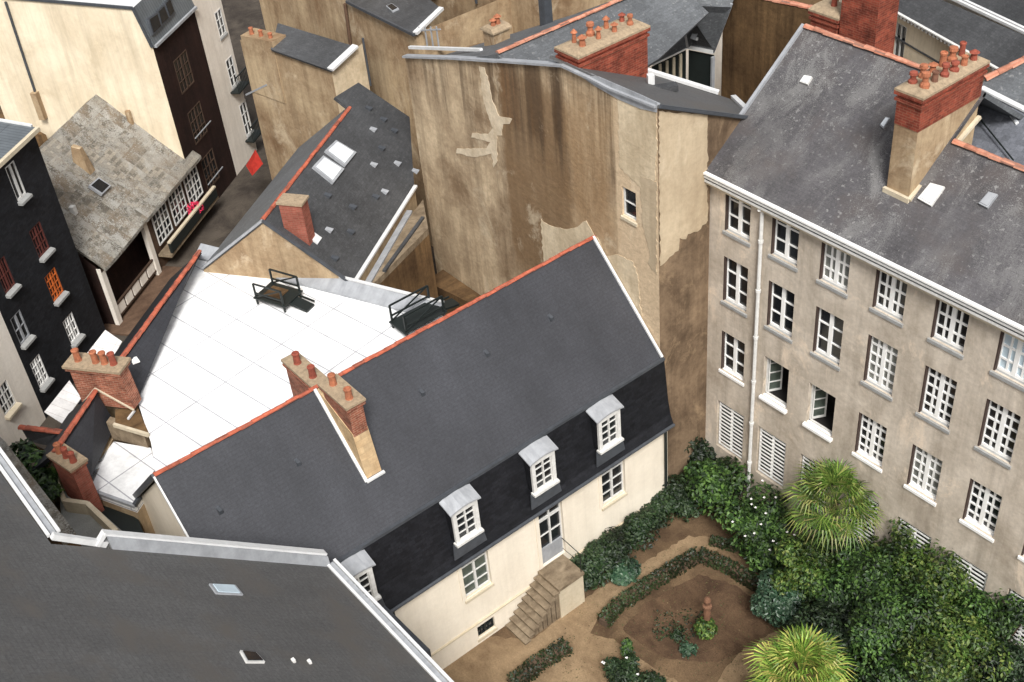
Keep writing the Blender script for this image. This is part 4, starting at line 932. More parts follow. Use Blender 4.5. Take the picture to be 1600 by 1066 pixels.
m = MB(); m.face([G(SP+SU*ua, 0), G(SP+SU*ua, 3.1), RA-Z*.15, BA-Z*.15, G(BA, 0)]); m.face([G(SP+SU*ub, 0), G(SP+SU*ub, 3.1), RB_-Z*.15, BB-Z*.15, G(BB, 0)])
m.face([G(SP+SU*ua+bk1*.8, -.1), G(SP+SU*ub+bk1*.8, -.1), G(SP+SU*ub+bk1*.8, 3.4), G(SP+SU*ua+bk1*.8, 3.4)])
m.build('wall', 'dark_timber', tg)
pls = [ua+.12, us(sf(232, 385))+.1]
for u in pls: MB().box(G(SP+SU*u, .0), .3, .2, 3.1, 127).build('post', 'white_wall', tg)
MB().beam(G(SP+SU*ua, 3.0), G(SP+SU*ub, 3.0), .2, .2).build('beam', 'timber', tg)
m = MB(); m.beam(G(SP+SU*(ua+.3), .95), G(SP+SU*(pls[1]), .95), .1, .09); m.beam(G(SP+SU*(ua+.3), .35), G(SP+SU*(pls[1]), .35), .1, .09); m.build('gallery_rail', 'timber', tg)
n_ = 5; uu0, uu1 = ua+.3, pls[1]-.15
for i in range(n_):
    u = uu0+(uu1-uu0)*(i+.5)/n_; MB().box(G(SP+SU*u, .4), (uu1-uu0)/n_-.14, .06, .5, 127).build('panel', 'white_wall', tg)
m = MB(); m.box(G(SP+SU*((ua+pls[1])/2)-bk1*.3, -.01), pls[1]-ua+1.2, 1.9, .1, 127); m.build('deck', 'boards', tg)
ur0, ur1 = pls[1]+.5, ub-.1
for i in range(3):
    u = ur0+(ur1-ur0)*(i+.5)/3
    window(tg, SP, 127, u, 1.2, (ur1-ur0)/3-.3, 1.6, depth=-.02, cols=2, rows=4, mat='white_old', sill=None, bar=.03)
m = MB(); m.face([G(SP+SU*(pls[1]+.15)+bk1*.06, 0), G(SP+SU*ub+bk1*.06, 0), G(SP+SU*ub+bk1*.06, 3.05), G(SP+SU*(pls[1]+.15)+bk1*.06, 3.05)]); m.build('infill_wall', 'boards', tg)
m = MB(); m.box(G(SP+SU*((ur0+ur1)/2)-bk1*.35, .75), ur1-ur0+.2, .7, .12, 127); bal = m.build('balcony', 'stone_step', tg)
MB().beam(G(SP+SU*ur0-bk1*.68, 1.2), G(SP+SU*ur1-bk1*.68, 1.2), .12, .5).build('balcony_front', 'iron', bal)
MB().beam(G(SP+SU*ur0-bk1*.68, 1.5), G(SP+SU*ur1-bk1*.68, 1.5), .16, .08).build('handrail', 'stone', bal)
rw = plane3(EA, EB, RA)
roof_window(tg, on_roof(rw, [(137, 293), (152, 280), (172, 293), (158, 307)]), 'glass', 'zinc', t=.14, label='small grey framed roof window')
q = onpl(115, 330, *rw); MB().box(q-Z*.3, .22, .22, .55, 127).build('roof_vent', 'white_old', tg)
pt = onpl(135, 285, *rw)
m = MB(); q0 = onpl(142, 292, *rw); q1 = onpl(128, 256, *rw)
m = MB(); s0 = q1-Z*.5; m.hull([s0-SU*.2-bk1*.4, s0+SU*.25-bk1*.4, s0+SU*.25+bk1*.4, s0-SU*.2+bk1*.4], [s0-SU*.1-bk1*.2+Z*1.3, s0+SU*.14-bk1*.2+Z*1.3, s0+SU*.14+bk1*.2+Z*1.4, s0-SU*.1+bk1*.2+Z*1.4]); m.build('chimney', 'tan_back', tg, label='small tapering ochre chimney on the mossy roof')
q = onpl(204, 190, *rw); MB().tube([q-Z*.3, q+Z*.55], .14, 8).build('chimney_pot', 'tan_back', tg)
# flowers on the balcony
def leaf_cloud(m, c, rad, n, s, squash=1.0, hollow=.55, flat=.5):
    for _ in range(n):
        d = Vector((random.gauss(0, 1), random.gauss(0, 1), random.gauss(0, 1))).normalized()
        r = (hollow+(1-hollow)*random.random()**.6)
        p = c+Vector((d.x*rad[0], d.y*rad[1], d.z*rad[2]))*r
        nn = (d*(1-flat)+Vector((random.gauss(0, .6), random.gauss(0, .6), random.gauss(.5, .6)))*flat+Vector((0, 0, .25))).normalized()
        a = nn.cross(Vector((random.gauss(0, 1), random.gauss(0, 1), random.gauss(0, 1)))).normalized(); b = nn.cross(a); k = s*random.uniform(.45, 1.6)
        m.face([p-a*k, p-b*k*.5+nn*k*.1, p+a*k, p+b*k*.5+nn*k*.1])
p = sf(297, 345); fl = thing('flower_box', G(p, .9)-bk1*.45, 'bright crimson flowers heaped on the gallery balcony', 'flowers')
m = MB(); leaf_cloud(m, abs_loc(fl)+Z*.45, (.35, .4, .35), 220, .07); m.build('blossom', 'flower_red', fl); MB().box(abs_loc(fl), 1.0, .25, .2, 127).build('planter', 'timber', fl)

# big cream house with dark timber street front
ch_ = thing('big_cream_house', (-54, 16, 0), 'big cream house with blank side wall and dark timber street front under zinc mansard', 'house')
cu = us(sf(281, 223)); dv = us(sf(303, 15)); c0 = SP+SU*cu; ztc = 9.25
mpl = lambda x, y: onpl(x, y, G(c0, 0), dirv(127))
cp = [mpl(x, y) for x, y in ((240, 74), (208, 12), (140, 0), (60, -10))]
bl0 = G(c0+dirv(217)*9.2, 0)
m = MB(); m.face([bl0, G(c0, 0), G(c0, ztc), cp[1], G(c0+dirv(217)*9.2, 11.6)]); m.build('wall', 'cream', ch_)
strip(ch_, G(c0, ztc)-SU*.05, cp[1]-SU*.05, .08, .12, 'verge_board', 'lead'); strip(ch_, cp[1]-SU*.05, G(c0+dirv(217)*9.2, 11.6)-SU*.05, .08, .12, 'verge_board', 'lead')
c1 = SP+SU*dv; DW = dv-cu
hl = []
for i, zz in enumerate((.9, 3.5, 6.2)):
    for k in (1, ): hl.append((DW*.3, DW*.62, zz, zz+1.7))
m = MB(); facade(m, c0, 127, DW, 0, ztc, hl, .1); m.face([G(c1, 0), G(c1+bk1*9, 0), G(c1+bk1*9, 11), G(c1, ztc)]); m.build('street_front', 'dark_timber', ch_)
for h in hl: window(ch_, c0, 127, (h[0]+h[1])/2, h[2], h[1]-h[0], 1.7, depth=.06, cols=2, rows=3, mat='timber', sill=None)
for h in hl[:2]: MB().beam(G(c0+SU*(h[0]-.2), h[2]+.5)-bk1*.2, G(c0+SU*(h[1]+.2), h[2]+.5)-bk1*.2, .04, .04).build('window_rail', 'zinc', ch_)
tq = cp[1]-G(c0, ztc)
zp = [G(c0, ztc)-bk1*.12, G(c1, ztc)-bk1*.12, G(c1, ztc)+tq, G(c0, ztc)+tq]
zm = MB().slab(zp, .12).build('mansard', 'zinc_dark', ch_)
pz = (zp[0], (zp[1]-zp[0]).cross(zp[3]-zp[0]).normalized())
for qq in ([(228, 30), (243, 20), (250, 43), (236, 56)], [(243, 18), (253, 8), (262, 30), (249, 42)], [(254, 6), (262, -4), (270, 20), (262, 30)]):
    roof_window(ch_, on_roof(pz, qq), 'glass', 'lead', t=.12)
strip(ch_, zp[0]+Z*.02, zp[1]+Z*.02, .18, .12, 'cornice', 'zinc'); MB().slab([zp[3], zp[2], zp[2]+bk1*8+Z*.5, zp[3]+bk1*8+Z*.5], .12).build('roof', 'zinc_pale', ch_)
pp = [mpl(10, 2), mpl(57, 145)]
MB().tube([pp[0]-SU*.08, pp[1]-SU*.08], .06, 8).build('drain_pipe', 'lead', ch_); MB().box(pp[1]-SU*.15-Z*1.3, .3, .3, 1.4, 127).build('chimney', 'tan_back', ch_, label='small stack at the foot of the drain pipe')
# lower brown roof bits left
lb = thing('brown_back_house', (-57, 12, 0), 'brown back building glimpsed left of the big cream wall', 'house')
a = onz(0, 150, 5.0); b = onz(70, 205, 5.0); m = MB(); pts = [G(a, 0)+Vector((-3, -1, 0)), G(b, 0), G(b, 0)+bk1*4, G(a, 0)+bk1*4+Vector((-3, -1, 0))]; m.hull(pts, [p+Z*4.8 for p in pts]); m.build('wall', 'brown_wall', lb)
# white corner house
wh = thing('white_corner_house', (-55, 23, 0), 'narrow white house with tall balcony windows beyond the dark timber front', 'house')
wu1 = us(sf(400, 232)); W2 = wu1-dv-.02; zt = 11.2; h0 = []
for (x, y), (ww, hh) in zip(((344, 36), (362, 112), (384, 185)), ((.7, 1.3), (.75, 1.5), (.75, 1.8))):
    p = sf(x, y); h0.append((us(p)-dv-.02-ww/2, us(p)-dv-.02+ww/2, p.z-hh/2, p.z+hh/2))
o2 = SP+SU*(dv+.02); m = MB(); facade(m, o2, 127, W2, 0, zt, h0, .1); e2 = o2+SU*W2
m.face([G(e2, 0), G(e2+bk1*6, 0), G(e2+bk1*6, zt), G(e2, zt)]); m.face([G(o2, 9), G(o2, zt), G(o2+bk1*6, zt), G(o2+bk1*6, 9)]); m.face([G(o2, zt), G(e2, zt), G(e2+bk1*6, zt+2), G(o2+bk1*6, zt+2)]); m.build('wall', 'white_wall', wh)
for h in h0: window(wh, o2, 127, (h[0]+h[1])/2, h[2], h[1]-h[0], h[3]-h[2], depth=.06, cols=1, rows=3, mat='white_old', sill='grey_sill', sill_d=.06)
for h in h0[1:]:
    m = MB(); bz = h[2]-.1; a, b = G(o2+SU*(h[0]-.25), bz), G(o2+SU*(h[1]+.25), bz)
    m.slab([a, b, b-bk1*.5, a-bk1*.5], .08); m.beam(a-bk1*.48+Z*.8, b-bk1*.48+Z*.8, .05, .05)
    for k in range(9): q = a.lerp(b, k/8)-bk1*.48; m.beam(q, q+Z*.8, .03, .03)
    m.build('balcony', 'iron', wh)

# ================================================================ FOREGROUND ROOF
XK = -20.93; ks = .909; KZ = lambda y: 8.0+(8.15-y)*ks
fg = thing('foreground_building', (-12, 3, 0), 'near building with big plain grey slate roof and white gutters in lower left corner', 'building')
yk = 2.35
MB().slab([(XK, 8.15, KZ(8.15)), (4, 8.15, KZ(8.15)), (4, yk, KZ(yk)), (XK, yk, KZ(yk))], .15).build('roof', 'slate_front', fg)
MB().slab([(-30, yk-.002, KZ(yk)), (4, yk-.002, KZ(yk)), (4, -9, KZ(-9)), (-30, -9, KZ(-9))], .15).build('roof', 'slate_front', fg)
m = MB(); f_ = [Vector((XK+.1, yk, 0)), Vector((3.9, yk, 0)), Vector((3.9, 7.8, 0)), Vector((XK+.1, 7.8, 0))]; m.hull(f_, [Vector((p.x, p.y, KZ(p.y)-.2)) for p in f_])
f_ = [Vector((-29.9, -8.9, 0)), Vector((3.9, -8.9, 0)), Vector((3.9, yk-.2, 0)), Vector((-29.9, yk-.2, 0))]; m.hull(f_, [Vector((p.x, p.y, KZ(p.y)-.2)) for p in f_]); m.build('wall', 'house_wall', fg)
for dy, dz, mt in ((.05, .01, 'zinc_pale'), (.16, -.06, 'zinc'), (.27, .0, 'zinc_pale')):
    strip(fg, (XK-.05, 8.15+dy, 8.0+dz), (4, 8.15+dy, 8.0+dz), .075 if mt == 'zinc_pale' else .12, .07, 'gutter', mt)
    strip(fg, (-30, yk+dy, KZ(yk)+dz), (XK-.25, yk+dy, KZ(yk)+dz), .075 if mt == 'zinc_pale' else .12, .07, 'gutter', mt)
yb_ = onx(170, 845, XK).y
m = MB(); y0, y1 = yb_, 8.25
m.hull([Vector((XK-.22, y0, KZ(y0)-.4)), Vector((XK+.02, y0, KZ(y0)-.4)), Vector((XK+.02, y1, KZ(y1)-.4)), Vector((XK-.22, y1, KZ(y1)-.4))],
       [Vector((XK-.22, y0, KZ(y0)+.4)), Vector((XK+.02, y0, KZ(y0)+.4)), Vector((XK+.02, y1, KZ(y1)+.4)), Vector((XK-.22, y1, KZ(y1)+.4))]); m.build('parapet', 'zinc', fg)
strip(fg, (XK-.12, y0-.02, KZ(y0)+.44), (XK-.12, y1, KZ(y1)+.44), .2, .06, 'coping', 'zinc_pale')
strip(fg, (XK-.15, yk+.1, KZ(yk)+.05), (XK-.15, y0-.05, KZ(y0)+.08), .12, .14, 'coping', 'zinc_pale'); strip(fg, (XK-.13, y0-.25, KZ(y0)+.2), (XK-.13, y0+.02, KZ(y0)+.44), .14, .1, 'coping', 'zinc_pale')
fpl = (Vector((XK, 8.15, 8.0)), Vector((0, ks, 1)).normalized())
roof_window(fg, on_roof(fpl, [(326, 914), (367, 916), (379, 931), (337, 929)]), 'skyblue', 'zinc', t=.04, label='flat pale blue roof window')
roof_window(fg, on_roof(fpl, [(374, 1019), (399, 1022), (413, 1037), (384, 1037)]), 'glass', 'white_old', t=.05, label='small dark roof window with white frame')
for x, y in ((459, 1034), (484, 1036)):
    p = onpl(x, y, *fpl); MB().box(p, .1, .07, .08).build('roof_hook', 'white_old', fg)
# lower fascia wing seen under the gutter at right
a, b = onz(598, 955, 5.0), onz(668, 1024, 5.0)
strip(fg, a, b, .22, .3, 'lower_gutter', 'lead')

# tiled garden wall, greenery and terrace at the left edge
tw = thing('tile_topped_wall', (-30, 4, 0), 'old wall topped with weathered brown tiles along the left edge of the near roof', 'wall')
zt2 = 8.3; q = F([(-30, 655), (8, 690), (118, 832), (97, 846), (-30, 690)], zt2)
MB().slab(q, .2).build('tile_coping', 'slate_stone', tw); m = MB(); m.hull([G(p, 0) for p in q], [G(p, zt2-.21) for p in q]); m.build('wall_face', 'brown_wall', tw)
te = thing('terrace_block', (-28, 5, 0), 'small grey flat terrace with cream edge wall below the brick stacks', 'terrace')
q = F([(92, 765), (135, 780), (200, 838), (150, 870), (100, 850)], 7.0)
MB().slab(q, .2).build('floor', 'terrace', te); m = MB(); m.hull([G(p, 0) for p in q], [G(p, 6.79) for p in q]); m.build('wall', 'stone', te)
for a, b in (((84, 742), (104, 790)), ((104, 790), (140, 795)), ((140, 795), (185, 838))): MB().beam(onz(*a, 7.2), onz(*b, 7.2), .14, .5).build('edge_wall', 'stone', te)

MB().slab(F([(148, 792), (168, 780), (216, 812), (228, 842), (205, 850), (180, 836)], 6.6), .2).build('dark_flat_roof', 'iron', wb)
# ================================================================ TAN HOUSES BEHIND
t1 = thing('tan_lean_to_house', (-42, 22, 0), 'stained tan house with small dark slate lean-to roof and pale side wall', 'house')
C1 = onz(517, 107, 9.6); u11, v11 = dirv(11), dirv(101); npl = dirv(-79)
T1 = lambda x, y: onpl(x, y, C1, npl)
wl_ = T1(372, 60); lx = (C1-wl_).dot(u11)
Lf = C1-u11*lx
m = MB(); tl_, tm_ = T1(375, 62), T1(428, 82)
m.face([G(Lf, 0), G(C1, 0), C1, tm_, tl_]); e1_ = C1+v11*1.9; e1_.z = C1.z+.35; m.face([G(C1, 0), G(e1_, 0), e1_, C1-Z*.05]); m.build('wall', 'tan_back', t1)
m = MB(); m.face([G(C1, 6)+npl*0+u11*.012, G(e1_, 6)+u11*.012, e1_+u11*.012-Z*.02, C1+u11*.012-Z*.02]); m.build('side_wall', 'patch', t1)
fa, fb = T1(427, 75)+npl*.15, C1+npl*.15+u11*.12
rpl1 = (fa, (fb-fa).cross(v11+Z*.25).normalized())
ra, rb1 = onpl(434, 36, *rpl1), onpl(556, 73, *rpl1)
MB().slab([fa, fb, rb1, ra], .1).build('roof', 'slate_long', t1)
strip(t1, fb+Z*.04, rb1+Z*.04, .32, .1, 'eave_flashing', 'zinc_pale')
for a, b in (((372, 58), (378, 240)),): pass
m = MB(); cw0, cw1 = T1(378, 60), T1(428, 75); cw0 = cw0+npl*.04; cw1 = cw1+npl*.04; m.hull([G(cw0, 7), G(cw1, 7), G(cw1, 7)+v11*.8, G(cw0, 7)+v11*.8], [G(cw0, cw0.z+.15), G(cw1, cw1.z+.3), G(cw1, cw1.z+.3)+v11*.8, G(cw0, cw0.z+.2)+v11*.8]); k1 = m.build('chimney', 'tan_back', t1, label='worn rendered stack with small pots at the left end')
for i in range(3): p = cw0.lerp(cw1, .2+.3*i); pot(k1, G(p, p.z+.2)+v11*.3, .3, .1, 'pot', 0)
strip(t1, T1(385, 148), T1(418, 132), .1, .08, 'ledge', 'zinc'); MB().tube([G(e1_, 10.2)+u11*.1, G(e1_, 8)+u11*.1], .05, 6).build('drain_pipe', 'lead', t1)
t2 = thing('tan_rear_house', (-42, 27, 0), 'tall stained tan house with slate roof corner, behind and left of the ochre gable', 'house')
Y2 = 25.1; T2 = lambda x, y: ony(x, y, Y2)
xa, xb2, xc2 = T2(405, 0).x, T2(546, 0).x, T2(650, 52).x; z2 = T2(650, 52).z
m = MB(); m.face([(xa, Y2, 0), (xb2, Y2, 0), (xb2, Y2, 14), (xa, Y2, 14)]); m.face([(xb2, Y2, 0), (xc2, Y2, 0), (xc2, Y2, z2), (xb2, Y2, T2(548, 2).z)]); m.face([(xb2, Y2, 10), (xb2, 31, 10), (xb2, 31, 14), (xb2, Y2, 14)]); m.face([(xc2, Y2, 0), (xc2, 31, 0), (xc2, 31, z2), (xc2, Y2, z2)])
m.build('wall', 'tan_back', t2)
rl = (Vector((xc2, Y2, z2)), Vector((0, -.15, 1)).normalized()); rq = [T2(546, 0)-Vector((0, .1, 0)), T2(652, 52)-Vector((0, .1, 0)), onpl(690, 14, *rl), onpl(640, -25, *rl), onpl(560, -25, *rl)]
MB().slab(rq, .12).build('roof', 'slate_long', t2); strip(t2, rq[1]+Z*.03, rq[2]+Z*.03, .22, .12, 'gutter', 'zinc_pale'); strip(t2, rq[0]-Vector((0, .06, .02)), rq[1]-Vector((0, .06, .02)), .1, .12, 'verge_board', 'lead')
roof_window(t2, [onpl(x, y, *rl) for x, y in ((604, 12), (613, 8), (624, 16), (614, 21))], 'glass', 'zinc')
MB().tube([T2(542, 5)-Vector((0, .1, 0)), T2(552, 78)-Vector((0, .1, 0))], .08, 8).build('drain_pipe', 'boards', t2)
t3 = thing('tan_far_wall_house', (-38, 31, 0), 'streaked tan house wall seen between slate roof corner and small rendered chimney', 'house')
m = MB(); xd, xe = ony(640, 0, 30).x, ony(860, 0, 30).x; f_ = [Vector((xd, 30, 0)), Vector((xe, 30, 0)), Vector((xe, 35, 0)), Vector((xd, 35, 0))]; m.hull(f_, [p+Z*14.3 for p in f_]); m.build('wall', 'tan_back', t3)
for x in (690, 745): p = ony(x, 10, 29.9); MB().tube([G(p, 14), G(p, 10)], .06, 6).build('drain_pipe', 'lead', t3)
mm = MB(); mm.slab([(xd, 29.9, 14.35), (xe, 29.9, 14.35), (xe, 35, 16), (xd, 35, 16)], .1); mm.build('roof', 'slate_mid', t3)
mm = MB(); a = ony(650, 68, 25.5); b = ony(690, 68, 25.5); 
for i in range(4): p = ony(657+9*i, 60, 25.3); mm.beam(G(p, p.z-.5), G(p, p.z+.5), .05, .05)
mm.beam(ony(655, 48, 25.3), ony(688, 46, 25.3), .06, .05); mm.build('railing', 'zinc', t3)

# ================================================================ UPPER RIGHT ROOFS
cy = thing('courtyard_house', (-31, 31, 0), 'slate roofs meeting over dark courtyard windows between brick chimney and stained wall', 'house')
zc_ = 12.0
def zp4(pts): return [onz(x, y, z) for x, y, z in pts]
A_ = zp4([(1018, 98, zc_), (1072, 72, zc_), (1062, 8, 14.2), (1000, 20, 14.2)]); MB().slab(A_, .1).build('roof', 'slate_mid', cy)
B_ = zp4([(1076, 72, zc_), (1116, 80, zc_), (1143, 8, 13.9), (1066, 5, 14.3)]); MB().slab(B_, .1).build('roof', 'slate_mid', cy)
C_ = zp4([(1000, 20, 14.2), (1062, 8, 14.2), (1040, -60, 15), (960, -60, 15)]); MB().slab(C_, .1).build('roof', 'slate_mid', cy)
D_ = zp4([(1066, 5, 14.3), (1143, 8, 13.9), (1170, -60, 15), (1060, -60, 15.2)]); MB().slab(D_, .1).build('roof', 'slate_mid', cy)
strip(cy, zp4([(1062, 8, 14.25)])[0], zp4([(1073, 72, 12.06)])[0], .14, .1, 'valley', 'zinc_pale')
strip(cy, A_[0], A_[1], .2, .14, 'gutter', 'zinc_pale'); strip(cy, B_[0], B_[1], .2, .14, 'gutter', 'zinc_pale'); strip(cy, B_[1]+Z*.05, B_[2]+Z*.05, .08, .08, 'verge', 'zinc')
m = MB(); m.face([G(A_[0], 8), G(A_[1], 8), G(A_[1], 11.85), G(A_[0], 11.85)]); m.face([G(B_[0], 8), G(B_[1], 8), G(B_[1], 11.85), G(B_[0], 11.85)]); m.build('wall', 'iron', cy)
for k in range(4):
    p = A_[0].lerp(A_[1], .25+.2*k)-Vector((-.03, .05, 0)); MB().beam(G(p, 10), G(p, 11.8), .12, .05).build('pilaster', 'stone', cy)
p = B_[1]-Vector((0, .06, 0)); MB().beam(G(p, 10), G(p, 11.8), .14, .08).build('drain_pipe', 'zinc', cy)
roof_window(cy, zp4([(1079, 60, 12.5), (1087, 42, 13.0), (1096, 45, 13.0), (1089, 64, 12.45)]), 'zinc', 'zinc_pale')
dw = thing('dark_stained_house', (-27, 34, 0), 'dark streaked brown gable wall rising behind the ridge of the apartment building', 'house')
YD = 31.75; x0, x1 = ony(1128, 90, YD).x, ony(1290, 20, YD).x
m = MB(); z0_, z1_ = ony(1190, -3, YD).z, ony(1270, 14, YD).z
f_ = [Vector((x0, YD, 0)), Vector((x1, YD, 0)), Vector((x1-.6, 33.2, 0)), Vector((x0, 33.2, 0))]; m.hull(f_, [Vector((x0, YD, z0_-.3)), Vector((x1, YD, z1_)), Vector((x1-.6, 33.2, z1_)), Vector((x0, 33.2, z0_-.3))]); m.build('wall', 'brown_wall', dw)
ridge_tiles((x0, YD+.1, z0_-.26), (x1, YD+.1, z1_+.04), .12, dw, 'ridge_pale', name='coping_tiles')
yy = 29.8
def rchim(p0, p1, ytop, mat, lab, npots=0, d=.9, base=12.5):
    a, b = ony(p0[0], p0[1], yy), ony(p1[0], p1[1], yy); zt = ony(p0[0], ytop, yy).z
    c = chimney(rb, ((a.x+b.x)/2, yy+d/2), 0, b.x-a.x, d, base, zt, mat, pots=npots, label=lab, courses=bool(npots)); return c
rchim((1312, 40), (1370, 40), -40, 'brick_red', 'tall red brick chimney running out of the top of the picture', 0, 1.0)
rchim((1266, 40), (1308, 40), 16, 'brick_red', 'low red brick chimney with pale mortar cap and red pot', 1)
cb = thing('cream_far_house', (-28, 41, 0), 'cream rendered house with toothed eaves and dark slate roof at the top right', 'house')
zcf = 10.6; A_, B_ = onz(1372, -4, zcf), onz(1560, 100, zcf); uA = (B_-A_).normalized(); azA = math.degrees(math.atan2(uA.y, uA.x)); A_ -= uA*1.5; B_ += uA*6; Lc = (B_-A_).length
pw = onpl(1406, 66, A_, dirv(azA-90)); uw = (pw-A_).dot(uA)
hs_ = [(uw-.32, uw+.32, pw.z-.8, pw.z+.75)]
m = MB(); facade(m, A_, azA, Lc, 0, zcf-.1, hs_, .15); m.build('wall', 'cream', cb)
for h in hs_: window(cb, A_, azA, (h[0]+h[1])/2, h[2], h[1]-h[0], h[3]-h[2], depth=.1, cols=1, rows=1, mat='white_old', sill=None, mid=.05)
vA = dirv(azA+90)
cpn = (A_-vA*.3, Vector((-vA.x*.7, -vA.y*.7, 1)).normalized()); ge = [onpl(x, y, *cpn) for x, y in ((1700, 98), (1420, -22))]
MB().slab([A_-vA*.3, B_-vA*.3, ge[0], ge[1]], .12).build('roof', 'slate_long', cb)
m = MB(); n_ = int(Lc/.22)
for k in range(n_): p = A_+uA*(k+.5)*.22-vA*.32; m.hull([p-uA*.06-Z*.14, p+uA*.06-Z*.14, p+uA*.06+vA*.12-Z*.14, p-uA*.06+vA*.12-Z*.14], [p-uA*.06+Z*.03, p+uA*.06+Z*.03, p+uA*.06+vA*.12+Z*.03, p-uA*.06+vA*.12+Z*.03])
m.beam(A_-vA*.3+Z*.02, B_-vA*.3+Z*.02, .12, .05); m.build('toothed_eave', 'white_old', cb)
strip(cb, A_-vA*.012-Z*1.2, B_-vA*.012-Z*1.2, .06, .06, 'wall_cable', 'lead')
fr_ = thing('far_slate_house', (-24, 46, 0), 'far slate roof with double white gutter in the top right corner', 'house')
A2_, B2_ = [onpl(x, y, *cpn)+vA*.5 for x, y in ((1480, -4), (1600, 47))]; zz = (A2_.z+B2_.z)/2; A2_.z = B2_.z = zz; u2 = (B2_-A2_).normalized(); A2_ -= u2*6; B2_ += u2*6; v2 = Vector((-u2.y, u2.x, 0))
m = MB(); f_ = [G(A2_, 0), G(B2_, 0), G(B2_+v2*8, 0), G(A2_+v2*8, 0)]; m.hull(f_, [G(p, zz-.1) for p in f_]); m.build('wall', 'white_wall', fr_)
MB().slab([A2_-v2*.2, B2_-v2*.2, B2_+v2*6+Z*4.5, A2_+v2*6+Z*4.5], .12).build('roof', 'slate_long', fr_)
for d_2 in (.25, .45): strip(fr_, A2_-v2*d_2-Z*.04, B2_-v2*d_2-Z*.04, .12, .1, 'gutter', 'zinc_pale')
sc = thing('scalloped_slate_house', (-19, 30, 0), 'blue grey scalloped slate roof with white valley strip behind the big chimney', 'house')
spn = (Vector((-16, 27.6, 13.6)), Vector((.05, -.35, 1)).normalized())
MB().slab([onpl(x, y, *spn) for x, y in ((1470, 235), (1500, 168), (1533, 140), (1860, 308), (1860, 420))], .1).build('roof', 'slate_scallop', sc)
MB().slab([onpl(x, y, *spn) for x, y in ((1530, 140), (1538, 126), (1600, 96), (1860, 0), (1860, 305))], .1).build('upper_roof', 'slate_mid', sc)
strip(sc, onpl(1533, 139, *spn)+Z*.04, onpl(1660, 203, *spn)+Z*.04, .2, .06, 'valley_strip', 'zinc_pale'); ridge_tiles(onpl(1538, 126, *spn)+Z*.04, onpl(1660, 66, *spn)+Z*.04, .12, sc, 'ridge_pale')
MB().tube([onpl(1515, 178, *spn)+Z*.2, onpl(1582, 258, *spn)+Z*.15], .025, 5).build('cable', 'iron', sc)
roof_window(sc, [onpl(x, y, *spn) for x, y in ((1576, 180), (1580, 178), (1592, 193), (1587, 196))], 'zinc', 'zinc_pale', t=.05)
m = MB(); f_ = [Vector((-17.5, 27.7, 0)), Vector((-10, 27.7, 0)), Vector((-10, 34, 0)), Vector((-17.5, 34, 0))]; m.hull(f_, [Vector((p.x, p.y, 12.0+(p.y-27.6)*.3)) for p in f_]); m.build('wall', 'tan_back', sc)
# roofs filling the distance beyond the ochre gable
bf = thing('distant_slate_house', (-45, 36, 0), 'slate roofed house beyond the gable at the top edge of the picture', 'house')
m = MB(); f_ = [Vector((-60, 36, 0)), Vector((-33, 36, 0)), Vector((-33, 44, 0)), Vector((-60, 44, 0))]; m.hull(f_, [p+Z*10 for p in f_]); m.build('wall', 'white_wall', bf)
MB().slab([(-60, 35.7, 9.9), (-33, 35.7, 9.9), (-33, 40, 13), (-60, 40, 13)], .12).build('roof', 'slate_mid', bf); MB().slab([(-60, 44.3, 9.9), (-33, 44.3, 9.9), (-33, 40, 13), (-60, 40, 13)], .12).build('rear_roof', 'slate_mid', bf)
ridge_tiles((-60, 40, 13.05), (-33, 40, 13.05), .13, bf, 'ridge_pale')

q = [onz(385, 258, 2.7), onz(399, 234, 2.7), onz(411, 256, 2.25), onz(395, 274, 2.25)]
tag(MB().slab(q, .05).build('awning', 'red_cloth'), 'small bright red awning at the street corner below the narrow white house', 'awning')
# ================================================================ GARDEN PLANTS
def shrub(px, z, r, h, label, mat='leaf_dark', name='shrub', cat='shrub', n=1500, s=.075, clumps=7, spread=.62, trunk=True, group=None, flowers=None, flmat='flower'):
    c = onz(*px, z); base = Vector((c.x, c.y, 0)); root = thing(name, base, label, cat, group)
    m = MB(); cl = []
    for k in range(clumps):
        a = 2*math.pi*k/clumps+random.uniform(-.4, .4); rr = r*spread*random.uniform(.35, 1) if k else 0
        cc = Vector((c.x+math.cos(a)*rr, c.y+math.sin(a)*rr, max(h*.25, z+random.uniform(-.28, .2)*h*(1 if k else 0)))); cr = r*random.uniform(.3, .58)
        cl.append(cc); leaf_cloud(m, cc, (cr, cr, cr*.8), n//clumps, s, hollow=.5)
    leaf_cloud(m, Vector((c.x, c.y, z*.55)), (r*.8, r*.8, z*.5), n//4, s, hollow=.2)
    m.build('foliage', mat, root)
    if trunk:
        t = MB(); 
        for cc in cl[:5]: t.tube([base+Vector((random.uniform(-.08, .08), random.uniform(-.08, .08), -.02)), base.lerp(cc, .5)+Vector((0, 0, .1)), cc], .05, 6, r2=.015)
        t.build('stem', 'bark', root)
    if flowers:
        f = MB()
        for _ in range(flowers):
            cc = random.choice(cl); d = Vector((random.uniform(-.2, 1), random.uniform(-1, .3), random.uniform(.2, 1))).normalized(); p = cc+d*r*.62
            for k in range(4):
                a = k*math.pi/2+random.random(); q = Vector((math.cos(a), math.sin(a), .3))*.04; f.face([p, p+q+Vector((0, 0, .01)), p+q*1.2+Z.cross(q)*.5, p+Z.cross(q)*.8])
        f.build('blossom', flmat, root)
    return root
